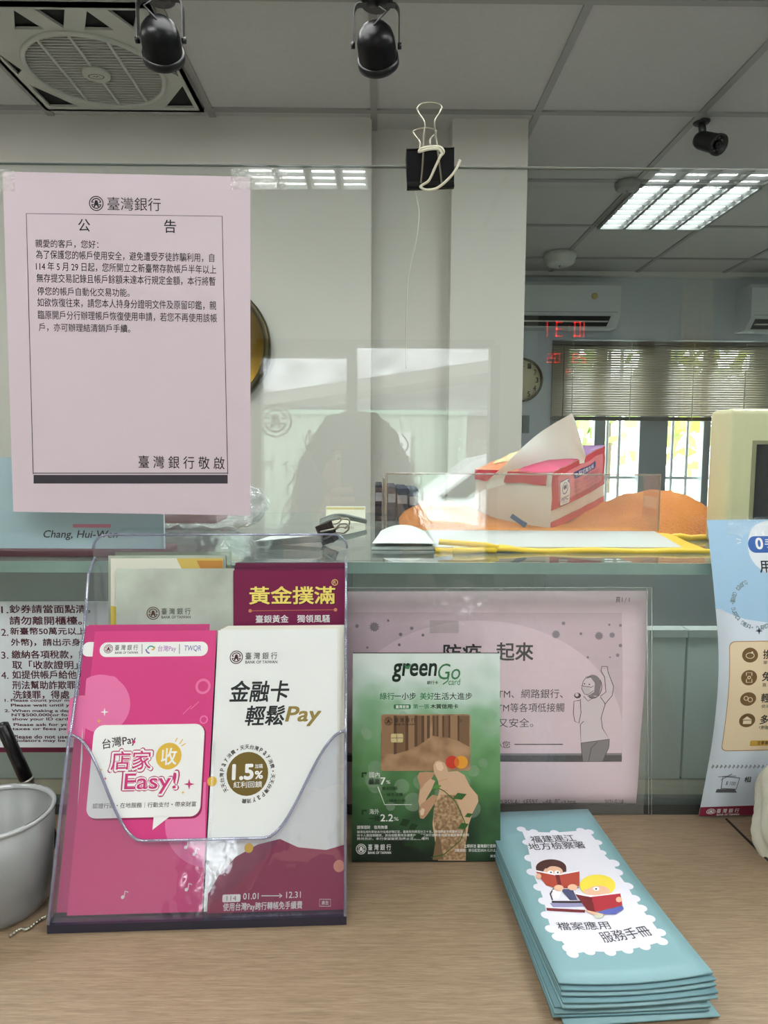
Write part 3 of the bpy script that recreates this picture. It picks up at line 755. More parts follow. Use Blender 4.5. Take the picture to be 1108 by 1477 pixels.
# --- pink A4 notice taped to the acrylic
pg = sheet_on_plane(0.5985, (3.5, 247.5), (361, 255), (15, 738))
ar = Art(pg).part('notice_print')
ar.emblem(139, 293.5, 10.5, DK); ar.text('臺灣銀行', 155, 285, 232, 304, DK)
ar.text('公', 113, 316, 130, 334, DK, bold=0.01); ar.text('告', 237, 317, 254, 336, DK, bold=0.01)
for s_, x0, y0, x1, y1 in (
    ('親愛的客戶，您好：', 51, 346, 142, 358), ('為了保護您的帳戶使用安全，避免遭受歹徒詐騙利用，自', 52, 363, 309, 376),
    ('114 年 5 月 29 日起，您所開立之新臺幣存款帳戶半年以上', 52, 380, 312, 393), ('無存提交易記錄且帳戶餘額未達本行規定金額，本行將暫', 53, 397, 311, 410),
    ('停您的帳戶自動化交易功能。', 54, 415, 187, 427), ('如欲恢復往來，請您本人持身分證明文件及原留印鑑，親', 54, 432, 312, 445),
    ('臨原開戶分行辦理帳戶恢復使用申請，若您不再使用該帳', 55, 450, 313, 463), ('戶，亦可辦理結清銷戶手續。', 56, 467, 188, 479),
    ('臺 灣 銀 行 敬 啟', 200, 658, 324, 676)): ar.text(s_, x0, y0, x1, y1, DK, 3, 0.006)
ar.part('frame_print')
ar.line([(48, 684), (38, 308), (320.5, 312), (328.5, 684)], 1.1, DK, 2); ar.line([(48, 682.5), (328.5, 682.5)], 1.6, ink((110, 104, 112)), 2)
ar.poly([(48.5, 685), (328.5, 685), (328.5, 697.5), (48.5, 697.5)], ink((62, 58, 66)), 2)
o = leaflet('notice_sheet', pg, P('pink_paper', (216, 200, 209), 0.8, nscale=6, namt=0.015), 'large pink printed bank notice taped to the acrylic screen', 'notice', t=0.0002, art=ar)
def tape(parent, Y, x0, y0, x1, y1, name='tape_strip', rot=0.0):
    p = W(x0, y1, Y); q_ = W(x1, y0, Y)
    M = Matrix.Translation(((p.x+q_.x)/2, Y, (p.z+q_.z)/2)) @ Matrix.Rotation(math.radians(rot), 4, 'Y')
    w, h = abs(q_.x-p.x)/2, abs(q_.z-p.z)/2
    return MB().box((-w, -0.0001, -h), (w, 0.0001, h), 0, M).build(name, m_tape, parent)
tape(o, 0.5980, 333, 243, 414, 273); tape(o, 0.5980, -8, 244, 20, 276)

# --- A4 landscape poster in a clear sleeve on the tinted glass
pg = sheet_on_plane(0.6290, (484, 853), (935, 852), (486, 1168))
_bx = lambda u, v: (u/pg.w, v/pg.h)
O_, U_, V_ = pg.fn(0, 0), (pg.fn(pg.w, 0)-pg.fn(0, 0))/pg.w, (pg.fn(0, pg.h)-pg.fn(0, 0))/pg.h
def wavy(u, v):
    a = max(0.0, 1-v/pg.h*1.6); k = (u/pg.w)
    return O_+U_*(u-0.004*a*max(0, k-0.6)*2.5)+V_*v+V3((0, -1, 0))*(0.0012*math.sin(v*70+u*20)*a-0.0016*a*k)
pw = Page(wavy, pg.w, pg.h, False, (14, 14))
ar = Art(pw).part('backdrop_print')
g1 = ink((230, 207, 219)); g2 = ink((247, 224, 235)); g3 = ink((150, 140, 150))
ar.poly([(500, 883), (897, 884), (897, 1098), (500, 1098)], g1, 1)
cl = circ(690, 1055, 208, 40, math.radians(180), math.radians(360), ry=160); ar.poly([(x, min(y, 1090)) for x, y in cl]+[(898 if False else 896, 1086), (500, 1086)], g2, 2)
def virus(x, y, r, mat):
    n = 11; pts = []
    for k in range(n*2):
        a = math.pi*k/n; rr = r if k % 2 == 0 else r*0.72
        pts.append((x+rr*math.cos(a), y+rr*math.sin(a)))
    ar.poly(pts, mat, 4)
for x, y, r in ((802, 915, 6.5), (864, 917, 6.5), (883, 916, 4.5), (813, 899, 3), (838, 914, 2.5), (895, 931, 3), (891, 945, 3), (848, 948, 2), (895, 902, 2.5), (879, 901, 2), (880, 948, 1.5), (540, 904, 7.5), (515, 903, 3), (594, 906, 3), (610, 916, 2.5), (578, 915, 3), (576, 930, 2.5), (530, 934, 2), (560, 895, 2)): virus(x, y, r, g3)
ar.poly([(500, 1086), (897, 1086), (897, 1089), (500, 1089)], ink((140, 134, 142)), 4)
ar.poly([(500, 1089), (897, 1089), (897, 1098.5), (500, 1098.5)], ink((66, 62, 68)), 4)
ar.part('printed_lettering')
ar.text('防疫', 640, 929, 694, 953, DK, 5, bold=0.03); ar.line(circ(704, 949, 4.5, 18, 0.4, 5.9), 2.6, DK, 5); ar.line([(700, 949), (708, 949)], 2, DK, 5); ar.text('起來', 716, 927, 769, 953, DK, 5, bold=0.03)
ar.text('ATM、網路銀行、', 708, 994, 812, 1007, DK, 5); ar.text('ATM等各項低接觸', 708, 1014, 814, 1027, DK, 5); ar.text('方便又安全。', 688, 1036, 769, 1049, DK, 5)
ar.text('關心您', 700, 1069, 736, 1079, DK, 5); ar.line([(742, 1073.5), (812, 1073.5)], 1.4, DK, 5)
ar.text('頁1 / 1', 888, 861, 908, 869, DK, 5); ar.text('%E8%B7%91%E5%85%AC%E5%91%8A_0313.png', 664, 1153, 830, 1163, ink((80, 76, 84)), 5); ar.text('2021/5/18', 872, 1153, 899, 1161, ink((80, 76, 84)), 5)
ar.part('singer_print')
ln = ink((50, 46, 52)); skn = ink((240, 225, 233)); jn = ink((138, 132, 138)); hr = ink((140, 130, 140))
ar.poly([(838, 1071), (878, 1066), (879, 1075), (870, 1098), (841, 1098)], jn, 6); ar.line([(838, 1071), (840, 1098)], 1, ln, 8); ar.line([(879, 1066), (878, 1078), (869, 1098)], 1, ln, 8); ar.line([(862, 1070), (853, 1078), (849, 1098)], 0.9, ln, 8)
ar.poly([(844, 1000), (866, 1005), (873, 1016), (867, 1035), (869, 1050), (879, 1066), (838, 1072), (836, 1045), (833, 1030), (836, 1010)], skn, 7)
ar.line([(866, 1005), (873, 1015), (867, 1035), (869, 1050), (879, 1066), (838, 1071.5), (837, 1045), (842, 1040)], 1, ln, 8)
ar.poly([(873, 1016), (866, 1004), (874, 998), (872, 975), (867, 965), (877, 965), (885, 990), (884, 1002)], skn, 7); ar.line([(866, 1004), (874, 998), (872, 976), (867, 968), (868, 961), (876, 961), (877, 969), (885, 990), (883, 1003), (872, 1016)], 1, ln, 8)
ar.line([(836, 1010), (828, 1011), (827, 1028), (829, 1040), (835, 1043), (838, 1028), (837, 1008)], 1, ln, 8)
ar.poly(circ(833, 1003, 5, 14, ry=4), ln, 9); ar.poly(circ(832, 1002, 2.6, 12), g2, 10)
ar.poly(circ(855, 990, 13, 22, ry=17)+[(864, 1004)], hr, 7); ar.poly([(842, 980), (852, 977), (858, 985), (857, 998), (848, 1003), (840, 996), (839, 988)], skn, 8)
ar.line([(853, 976), (846, 976), (841, 983), (839, 993), (843, 1001), (849, 1001), (856, 996)], 0.9, ln, 9); ar.line(circ(855, 990, 13, 18, -0.6, 2.0, ry=17)[::1], 0.9, ln, 9)
ar.poly([(838.5, 989), (853, 991), (851, 999), (843, 1000)], ink((224, 214, 221)), 9); ar.line([(838.5, 989), (853, 991), (856, 989)], 0.8, ln, 10); ar.poly(circ(843, 986, 1.1, 8), ln, 10); ar.poly(circ(850, 987, 1.1, 8), ln, 10)
ar.line([(842, 1004), (848, 1011), (856, 1006)], 0.9, ln, 9)
o = leaflet('sleeved_poster', pw, P('pink_paper_worn', (250, 228, 239), 0.75, nscale=40, namt=0.02), 'pink landscape poster with a masked singer, in a clear sleeve on the tinted glass', 'poster', t=0.0002, art=ar)
sl = sheet_on_plane(0.6262, (478, 848), (940, 847), (480, 1176)); sl.sheet(MB(), 0.0002).build('clear_sleeve', CLEAR('sleeve_plastic', (0.965, 0.965, 0.96), 0.045, milk=0.03, wrinkle=0.25, wscale=40), o)
mb = MB()
for a_, b_ in (((933, 849), (936, 1174)), ((940.5, 848), (940, 1176)), ((500, 848), (940, 847.5))):
    mb.tube([W(a_[0], a_[1], 0.6260), W(b_[0], b_[1], 0.6260)], 0.0004, 6)
mb.build('sleeve_seam', CLEAR('sleeve_weld', (0.8, 0.82, 0.82), 0.1, milk=0.35), o)
tape(o, 0.6258, 620, 895, 662, 913)

# --- white rules sign on the tinted glass, behind the rack
pg = sheet_on_plane(0.6320, (-60, 868), (330, 868), (-60, 1085))
ar = Art(pg).part('rules_lettering'); mr = ink((74, 20, 40))
for no, s_, x0, y0, x1 in (('1.', '鈔券請當面點清，', 14, 872.5, 130), ('', '請勿離開櫃檯。', 14, 889, 118), ('2.', '新臺幣50萬元以上(含', 15, 905, 142), ('', '外幣)，請出示身分證', 16, 921, 144),
    ('3.', '繳納各項稅款，請索', 17, 938, 140), ('', '取「收款證明」', 18, 953, 112), ('4.', '如提供帳戶給他人', 18, 967, 124), ('', '刑法幫助詐欺罪及', 18, 982, 122), ('', '洗錢罪，得處', 19, 996, 100)):
    if no: ar.text(no, 2, y0+2, 12, y0+12, mr, 3, bold=0.01)
    ar.text(s_, x0, y0, x1, y0+12, mr, 3, bold=0.025)
for s_, x0, y0, x1 in (('1. Please count your money', 7, 1008, 121), ('    Please wait until you', 16, 1015, 112), ('2. When making a deposit', 7, 1023, 118), ('NT$500,000(or foreign)', 17, 1029, 122), ('show your ID card', 18, 1035, 98), ('3. Please ask for your', 8, 1043, 110), ('taxes or fees paid', 18, 1049, 104), ('Please do not use', 19, 1060, 98), ('Violators may be', 18, 1066, 94)):
    ar.text(s_.strip(), x0, y0, x1, y0+5.2, mr, 3, bold=0.035)
ar.part('maroon_border'); ar.poly([(-60, 1078), (330, 1078), (330, 1085), (-60, 1085)], ink((96, 30, 52)), 2)
leaflet('rules_sign', pg, P('sign_white', (214, 222, 226), 0.5, nscale=4, namt=0.01), 'white counter rules sign with maroon lettering on the tinted glass, behind the leaflet rack', 'sign', t=0.002, art=ar)

# ================================================================== LEAFLET RACK
A_ = G(68, 1347, TOP); B_ = G(500, 1334, TOP)
RX_ = (B_-A_); RW = RX_.length; RX_.normalize(); RY_ = V3((-RX_.y, RX_.x, 0)); RZ_ = V3((0, 0, 1))
def R(x, y, z): return A_+RX_*x+RY_*y+RZ_*(z)
m_rk = CLEAR('rack_acrylic', (0.95, 0.955, 0.97), 0.06, milk=0.025, milkcol=(0.7, 0.72, 0.8), wrinkle=0.16, wscale=9)
m_rim = CLEAR('rack_edge', (0.62, 0.64, 0.76), 0.12, milk=0.35, milkcol=(0.45, 0.48, 0.60))
m_base = P('rack_base_blue', (36, 38, 56), 0.2, spec=0.7)
LEAN = 0.375                                       # run per rise of the pockets
rk = thing('leaflet_rack', tuple((A_+B_)/2+RY_*0.05), 'clear two-tier leaflet rack standing on the oak counter, full of bank leaflets', 'leaflet rack')
BD = 0.104
MB().add([R(x, y, z) for z in (0.0, 0.0065) for x, y in ((0, 0), (RW, 0), (RW, BD), (0, BD))], [(0, 3, 2, 1), (4, 5, 6, 7), (0, 1, 5, 4), (1, 2, 6, 5), (2, 3, 7, 6), (3, 0, 4, 7)]).build('base', m_base, rk)
# back panel with rounded shoulders
zb_ = 0.2775
bp = [(0, 0.0066), (RW, 0.0066), (RW, zb_-0.012)]+[(RW-0.012+0.012*math.cos(a), zb_-0.012+0.012*math.sin(a)) for a in [k*math.pi/12 for k in range(1, 7)]]+[(0.012+0.012*math.cos(a), zb_-0.012+0.012*math.sin(a)) for a in [math.pi/2+k*math.pi/12 for k in range(0, 7)]]
yb = lambda z: BD+0.010*z/zb_
MB().prism(bp, lambda u, v: R(u, yb(v)-0.002, v), lambda u, v: R(u, yb(v), v)).build('back_panel', m_rk, rk)
# front pocket with one scooped edge across both columns
H0 = 0.128; HC = 0.056
def scoop(t):
    a = abs(2*t-1)
    k = max(0.0, (a-0.42)/0.58)
    return HC+(H0-HC)*(0.5-0.5*math.cos(math.pi*min(1, k*1.02)))*(1 if k < 1 else 1)
fpoly = [(0, 0.0066), (RW, 0.0066)]+[(RW*(1-k/48), scoop(1-k/48)) for k in range(49)]
yf = lambda z: z*LEAN
MB().prism(fpoly, lambda u, v: R(u, yf(v), v), lambda u, v: R(u, yf(v)+0.002, v)).build('front_pocket', m_rk, rk)
mb = MB(); mb.tube([R(RW*k/48, yf(scoop(k/48))+0.001, scoop(k/48)) for k in range(49)], 0.0012, 6); mb.build('pocket_rim', m_rim, rk)
# second tier front and the step under it
y2 = 0.0735
MB().prism([(0.002, 0.045), (RW-0.002, 0.045), (RW-0.002, 0.15), (0.002, 0.15)], lambda u, v: R(u, y2+v*0.085, v), lambda u, v: R(u, y2+v*0.085+0.0018, v)).build('rear_pocket', m_rk, rk)
for nm, x0 in (('side_panel', 0.0), ('side_panel', RW-0.002)):
    prof = [(0, 0.0066), (BD, 0.0066), (yb(zb_-0.02), zb_-0.02), (BD-0.006, zb_-0.03), (BD-0.020, 0.20), (yf(H0)+0.004, H0+0.004), (yf(H0), H0)]
    o = MB().prism(prof, lambda u, v: R(x0, u, v), lambda u, v: R(x0+0.002, u, v)).build(nm, m_rk, rk)
    MB().tube([R(x0+0.001, u, v) for u, v in [(0, 0.007)]+prof[:1:-1]], 0.0013, 6).build('panel_rim', m_rim, o)
mb = MB(); mb.tube([R(u, yb(v)-0.001, v) for u, v in bp[2:]], 0.0011, 6); mb.build('back_rim', m_rim, rk)
MB().prism([(0.005, 0.0066), (yf(0.12), 0.12), (yf(0.12)+0.012, 0.12), (0.03, 0.0066)], lambda u, v: R(RW*0.518-0.001, u+0.003, v), lambda u, v: R(RW*0.518+0.001, u+0.003, v)).build('divider', m_rk, rk)
# moulded recycling mark on the back panel
pgb = Page(lambda u, v: R(u, yb(v)-0.002, v), RW, zb_); ar = Art(pgb).part('recycling_mark'); mk = CLEAR('moulded_mark', (0.8, 0.82, 0.82), 0.1, milk=0.4, milkcol=(0.8, 0.84, 0.84))
for k in range(3):
    a = math.radians(90+120*k); b = math.radians(90+120*(k+1)); p = (325+10*math.cos(a), 786-9*math.sin(a)); q_ = (325+10*math.cos(b), 786-9*math.sin(b))
    l1 = (p[0]*0.82+q_[0]*0.18, p[1]*0.82+q_[1]*0.18); l2 = (p[0]*0.25+q_[0]*0.75, p[1]*0.25+q_[1]*0.75); ar.line([l1, l2], 2.2, mk, 2)
ar.text('6', 323, 785, 327, 791, mk, 2); ar.text('PS', 319, 798, 331, 804, mk, 2); ar.build(rk)

# ---- leaflets. A leaflet stands in a column: from its lower-left corner it leans back by `lean`
def rack_page(x, y, z, w, h, lean, dx=0.0):
    O = R(x, y, z); U = RX_; Vv = (RY_*lean+RZ_+RX_*dx).normalized(); return Page.plane(O, U, Vv, w, h)
m_pk = P('leaflet_magenta', (214, 66, 132), 0.42, nscale=3, namt=0.05, spec=0.35)
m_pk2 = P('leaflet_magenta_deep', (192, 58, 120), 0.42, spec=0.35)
m_wh = P('leaflet_white', (232, 236, 234), 0.45, spec=0.35, nscale=5, namt=0.01)
m_mr = P('leaflet_maroon', (126, 34, 78), 0.42, nscale=10, namt=0.08, spec=0.35)
WT = gloss((238, 240, 238)); MG = gloss((206, 56, 124)); PK = gloss((230, 120, 170)); GD = gloss((224, 184, 70)); CH = gloss((46, 40, 44)); BLK = gloss((34, 38, 40))
GRP = 'magenta payment leaflets in the rack'
# hidden copies first, from the back of the pile to the front
xs0 = None
p0 = rack_page(0.0108, 0.0085, 0.0075, 0.0985, 0.2075, LEAN)          # front magenta leaflet, placed below by pixels
for i, (dx, dy, dz) in enumerate(((-0.009, 0.006, 0.003), (-0.0065, 0.0045, 0.0042), (-0.0085, 0.0022, 0.001))):
    pg = rack_page(0.0108+dx, 0.0085+dy, 0.0075+dz, 0.0985, 0.2075, LEAN)
    ar = None
    if i == 2:
        ar = Art(pg).part('panel_print'); ar.rect(119, 926, 150, 947, WT, 2, 9); ar.poly([(max(a, 107-(b-913)*0.073), b) for a, b in circ(118, 1035, 32, 30)], PK, 2); ar.poly([(112, 1165), (119, 1050), (119, 1180)], WT, 3)
    leaflet('leaflet', pg, m_pk2, ('magenta payment leaflet at the very back of its pile in the rack', 'magenta payment leaflet second from the back of its pile', 'magenta payment leaflet poking out left behind the front one in the rack')[i], 'leaflet', GRP, 0.0007, ar)
pg = p0
ar = Art(pg).part('header_print')
ar.rect(144, 926, 300, 947, WT, 2, 10)
ar.bank(166, 930, 199, 943, CH, True, (156.5, 936, 6.5, gloss((100, 36, 50)))); ar.line([(205, 929), (205, 943)], 0.8, CH, 3); ar.line([(259, 929), (259, 943)], 0.8, CH, 3)
ar.line(circ(218, 937, 5, 10, 3.3, 6.0), 2, gloss((90, 170, 160)), 3); ar.line(circ(216, 937, 5, 10, 1.6, 3.3), 2, gloss((120, 110, 180)), 3); ar.line(circ(220, 934, 3, 10, -0.5, 2.0), 2, gloss((220, 180, 80)), 3)
ar.text('台灣Pay', 228, 931, 254, 941, gloss((186, 120, 190)), 3, 0.01); ar.text('TWQR', 266, 931, 290, 940, gloss((110, 110, 170)), 3, 0.01, 0.1)
ar.part('bubble_print')
for zb_i, (x, y, r) in enumerate(((160, 988, 13), (146, 1015, 42), (300, 1190, 62))):
    xl_ = 127+(913-y)*0.073; uu = [(max(min(a, 299-(b-1000)*0.015), 129-(b-913)*0.070), b) for a, b in circ(x, y, r, 36)]; ar.poly(uu, PK, 1+0.3*zb_i)
ar.circle(293, 990, 11, PK, 2, 7.5); ar.circle(294, 1038, 6, PK, 2, 4)
for a_, b_ in (((287, 1012), (275, 1023)), ((276, 1018), (264, 1030)), ((103, 1062), (114, 1048))): ar.line([a_, b_], 1.2, PK, 2)
def spark(a, x, y, r, mat, z=4):
    pts = []
    for k in range(8):
        t = math.pi*k/4; rr = r if k % 2 == 0 else r*0.28; pts.append((x+rr*math.cos(t), y+rr*math.sin(t)))
    a.poly(pts, mat, z)
spark(ar, 151, 1027, 6, WT); spark(ar, 143, 1040, 4, GD)
ar.part('speech_bubble_print')
ar.rect(132, 1046, 294.5, 1182, gloss((150, 30, 84)), 2, 14); ar.rect(130, 1045, 292, 1179, WT, 3, 14)
ar.poly([(222, 1176), (247, 1176), (220, 1197)], WT, 3)
ar.text('台灣Pay', 148, 1062, 196, 1079, CH, 5, 0.012, rot=9); ar.circle(193, 1070, 2.5, MG, 6)
for b_, m_, z_ in ((0.085, gloss((176, 44, 106)), 5), (0.06, WT, 6), (0.012, MG, 7)):
    e = 2.6 if z_ == 5 else (1.8 if z_ == 6 else 0)
    ar.text('店家', 161-e, 1083-e, 218+e, 1110+e, m_, z_, b_); ar.text('Easy!', 180-e, 1115-e, 254+e, 1145+e, m_, z_, b_*0.8)
ar.circle(243.5, 1090.5, 18.5, GD, 5); ar.text('收', 233, 1079, 255, 1103, WT, 6, 0.025)
for a_, b_ in (((253, 1070), (256, 1064)), ((259, 1073), (264, 1066)), ((262, 1076), (268, 1072))): ar.line([a_, b_], 1.2, GD, 5)
spark(ar, 273, 1131, 8, gloss((176, 44, 106)), 5); spark(ar, 273, 1131, 5, MG, 6); spark(ar, 143, 1110, 6, GD, 5); spark(ar, 264, 1143, 3, GD, 5); spark(ar, 152, 1123, 3, MG, 5)
ar.text('認證行運・在地服務｜行動支付・帶來財富', 134, 1157, 283, 1165, CH, 5, 0.008)
ar.part('note_print')
for x, y in ((268, 1222), (280, 1232), (177, 1294), (269, 1283)):
    ar.circle(x, y, 2.4, WT, 3); ar.line([(x+2, y), (x+3.5, y-9), (x+8, y-7)], 1.3, WT, 3)
ar.rect(110, 1325, 124, 1332, PK, 2, 2); ar.text('廣告', 112, 1326, 122, 1331, MG, 4)
leaflet('leaflet', pg, m_pk, 'front magenta payment leaflet in the rack with a large white speech bubble', 'leaflet', GRP, 0.0009, ar)

GRP = 'white bank card leaflets in the rack'
for i, (dx, dy, dz) in enumerate(((0.0085, 0.0075, 0.0018), (0.0065, 0.0055, 0.0016), (0.0045, 0.0036, 0.0012), (0.002, 0.0018, 0.0008))):
    pg = rack_page(0.1110+dx*0.7, 0.0085+dy, 0.0075+dz, 0.0985, 0.2075, LEAN, dx*0.6)
    leaflet('leaflet', pg, P('leaflet_cream%d' % i, ((226, 224, 208), (228, 228, 216), (224, 222, 206), (230, 230, 222))[i], 0.5), ('white bank card leaflet at the very back of its pile in the rack', 'white bank card leaflet second from the back of its pile', 'white bank card leaflet third from the back of its pile', 'white bank card leaflet directly behind the front one with the badge')[i], 'leaflet', GRP, 0.0006)
pg = rack_page(0.1105, 0.0085, 0.0075, 0.0985, 0.2075, LEAN)
ar = Art(pg).part('bank_heading'); ar.bank(354, 941, 400, 957, CH, True, (341, 948, 9.5, gloss((70, 26, 36))))
ar.part('title_lettering'); ar.text('金融卡', 332, 982, 417, 1012, BLK, 3, 0.03, 0.15); ar.text('輕鬆', 354, 1018, 411, 1046, BLK, 3, 0.03, 0.15); ar.text('Pay', 412, 1019, 463, 1047, gloss((146, 128, 66)), 3, 0.03, 0.2)
ar.part('badge_print'); ar.circle(357, 1116, 30, gloss((112, 94, 40)), 3)
ar.text('1.5', 336, 1103, 365, 1124, WT, 5, 0.05); ar.text('%', 368, 1112, 379, 1123, WT, 5, 0.04); ar.text('加碼', 368, 1102, 379, 1108, WT, 5, 0.02); ar.text('紅利回饋', 337, 1127, 378, 1136, WT, 5, 0.01)
ar.ringtext('天天台灣Pay消費・天天台灣Pay消費・天天台灣Pay消費', 357, 1116, 37, 6, CH, 215, -95)
ar.part('swoop_print')
ar.poly([(298, 1331), (300, 1290), (316, 1262), (340, 1236), (372, 1218), (404, 1210), (430, 1222), (470, 1226), (498, 1218), (499.5, 1331)], gloss((150, 48, 84)), 2)
ar.poly([(316, 1262), (340, 1236), (372, 1218), (404, 1210), (380, 1240), (340, 1280), (300, 1310), (300, 1290)], gloss((132, 54, 88)), 3)
ar.rect(321, 1290, 347, 1301, WT, 4, 2); ar.text('114', 327, 1292, 341, 1299, gloss((150, 110, 120)), 5); ar.text('01.01', 351, 1288, 373, 1297, WT, 4, 0.01); ar.line([(377, 1292), (406, 1292)], 1, WT, 4); ar.line([(403, 1289), (407, 1292), (403, 1295)], 1, WT, 4); ar.text('12.31', 413, 1286, 434, 1295, WT, 4, 0.01)
ar.text('使用台灣Pay跨行轉帳免手續費', 322, 1301, 436, 1314, WT, 4, 0.015); ar.text('廣告', 464, 1299, 474, 1305, WT, 4)
ar.line([(461, 1297), (477, 1297), (477, 1307), (461, 1307)], 0.6, WT, 4, True)
ar.part('dot_print'); ar.circle(306, 1127, 7, GD, 2); ar.circle(359, 1223, 6.5, GD, 4); ar.circle(489, 1249, 8, gloss((222, 150, 130)), 4)
leaflet('leaflet', pg, m_wh, 'front white leaflet in the rack with bold black title and olive rate badge', 'leaflet', GRP, 0.0009, ar)

# rear tier
RL = 0.085
def rear(x, zt_, w, yoff=0.0, dx=0.0, h=0.21):
    z = zt_-h/math.sqrt(1+RL*RL); return rack_page(x, y2+0.003+z*RL+yoff, z, w, h, RL, dx)
m_gr = P('leaflet_sage', (176, 186, 170), 0.45, nscale=16, namt=0.22, spec=0.35)
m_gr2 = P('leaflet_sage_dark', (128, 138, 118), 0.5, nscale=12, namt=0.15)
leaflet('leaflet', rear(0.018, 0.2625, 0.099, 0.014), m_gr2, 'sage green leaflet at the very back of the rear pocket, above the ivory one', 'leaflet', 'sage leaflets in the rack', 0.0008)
leaflet('leaflet', rear(0.0135, 0.2600, 0.099, 0.011), m_gr, 'sage green leaflet leaning out left at the back of the rear pocket', 'leaflet', 'sage leaflets in the rack', 0.0008)
pg = rear(0.0165, 0.2580, 0.094, 0.008); ar = Art(pg).part('photo_print')
ar.poly_uv([(0.065, 0.19), (0.094, 0.19), (0.094, 0.21), (0.055, 0.21)], gloss((212, 186, 100)), 1); ar.poly_uv([(0.078, 0.195), (0.094, 0.195), (0.094, 0.208), (0.072, 0.208)], gloss((196, 140, 70)), 2)
ar.poly_uv([(0, 0.13), (0.02, 0.13), (0.02, 0.165), (0, 0.17)], gloss((214, 196, 90)), 1); ar.poly_uv([(0, 0.12), (0.02, 0.12), (0.02, 0.15), (0, 0.148)], gloss((128, 84, 36)), 2)
leaflet('leaflet', pg, P('leaflet_ivory', (226, 226, 212), 0.45), 'ivory leaflet with a yellow corner between the sage ones in the rear pocket', 'leaflet', None, 0.0008, ar)
pg = rear(0.0225, 0.2500, 0.0985, 0.0035); ar = Art(pg).part('bank_heading'); ar.bank(233, 877, 275, 892, gloss((70, 66, 62)), True, (221, 884.5, 9.5, gloss((90, 60, 56))))
leaflet('leaflet', pg, P('leaflet_sage_front', (192, 202, 190), 0.45, nscale=22, namt=0.26, spec=0.35), 'front sage green leaflet with a small bank emblem, in the rear pocket of the rack', 'leaflet', 'sage leaflets in the rack', 0.0009, ar)
for i, (dx, dz, yo) in enumerate(((0.0, 0.008, 0.010), (0.0012, 0.0055, 0.007), (0.002, 0.0035, 0.005))):
    leaflet('leaflet', rear(0.1210-dx*0.4, 0.2455+dz, 0.0940, yo), P('leaflet_maroon%d' % i, ((112, 30, 70), (104, 26, 64), (118, 32, 74))[i], 0.45), ('maroon leaflet at the very back of its pile, rising highest', 'maroon leaflet in the middle of its pile, behind the lettered front one', 'maroon leaflet directly behind the front one with gold lettering')[i], 'leaflet', 'maroon leaflets in the rack', 0.0008)
pg = rear(0.1205, 0.2485, 0.0955, 0.002); ar = Art(pg).part('title_lettering'); gy = gloss((244, 226, 120))
ar.text('黃金撲滿', 361, 847, 484, 872, gloss((70, 20, 40)), 2, 0.03); ar.text('黃金撲滿', 360, 846, 483, 871, gy, 3, 0.03); ar.circle(483, 840, 4.6, gy, 3, 3.7); ar.text('R', 481, 837.5, 485, 842.5, gy, 3)
ar.part('subtitle_lettering'); ar.line([(361, 881), (484, 879.5)], 1, gloss((190, 120, 90)), 3); ar.circle(361, 881, 2.5, gloss((214, 150, 110)), 4); ar.circle(484, 879.5, 2.5, gloss((214, 150, 110)), 4)
ar.text('臺銀黃金　獨領風騷', 369, 887, 476, 898, WT, 3, 0.02)
leaflet('leaflet', pg, m_mr, 'front maroon leaflet with raised gold title lettering, in the rear pocket of the rack', 'leaflet', 'maroon leaflets in the rack', 0.0009, ar)
# ================================================================== CARD STANDING ON THE COUNTER
def img_mat(name, cols, scale, rough=0.45, pos=None):
    """printed photograph: soft colour patches"""
    m = bpy.data.materials.new(name); m.use_nodes = True; nt = m.node_tree; bs = nt.nodes['Principled BSDF']; N = nt.nodes.new; L = nt.links.new
    tc = N('ShaderNodeTexCoord'); nz = N('ShaderNodeTexNoise'); nz.inputs['Scale'].default_value = scale; nz.inputs['Detail'].default_value = 2.0; nz.inputs['Roughness'].default_value = 0.35
    L(tc.outputs['Object'], nz.inputs['Vector']); cr = N('ShaderNodeValToRGB'); L(nz.outputs[0], cr.inputs[0])
    e = cr.color_ramp.elements
    while len(e) < len(cols): e.new(0.5)
    for i, c in enumerate(cols): e[i].position = 0.3+0.4*i/(len(cols)-1); e[i].color = tuple(lin(k) for k in c)+(1,)
    L(cr.outputs[0], bs.inputs['Base Color']); bs.inputs['Roughness'].default_value = rough; bs.inputs['Specular IOR Level'].default_value = 0.35
    MATS[name] = m; return m
O = G(507.5, 1243, TOP+0.001); O2 = G(722, 1242, TOP+0.001)
U = (O2-O).normalized(); n_ = V3((-U.y, U.x, 0)); gw = (O2-O).length
Tl = W(510, 941, O.y+0.022); lean = 0.125
gh = 0.1765
VG = (n_*lean+RZ_).normalized()
pg = Page.plane(O, U, VG, gw, gh)
gc_ = thing('card_stand', tuple(O+(O2-O)/2), 'green credit card advertisement standing upright on the oak counter in front of the pink poster', 'advertisement card')
pg.sheet(MB(), 0.0045).build('card_board', P('board_dark', (40, 46, 40), 0.5), gc_)
bk = MB(); o0 = O+U*(gw*0.3)-V3((0, 0, 0.0005)); 
bk.prism([(0.002, 0.0), (0.045, 0.0), (0.0165, 0.10), (0.0155, 0.10)], lambda u, v: O+U*(gw*0.35)+n_*(u+0.005)+RZ_*v, lambda u, v: O+U*(gw*0.65)+n_*(u+0.005)+RZ_*v); bk.build('easel_back', P('easel_grey', (90, 90, 86), 0.7), gc_)
ar = Art(pg).part('photo_print')
gA = bpy.data.materials.new('bokeh_print'); gA.use_nodes = True; nt = gA.node_tree; bs = nt.nodes['Principled BSDF']; N = nt.nodes.new; L = nt.links.new
tc = N('ShaderNodeTexCoord'); sxyz = N('ShaderNodeSeparateXYZ'); L(tc.outputs['Object'], sxyz.inputs[0])
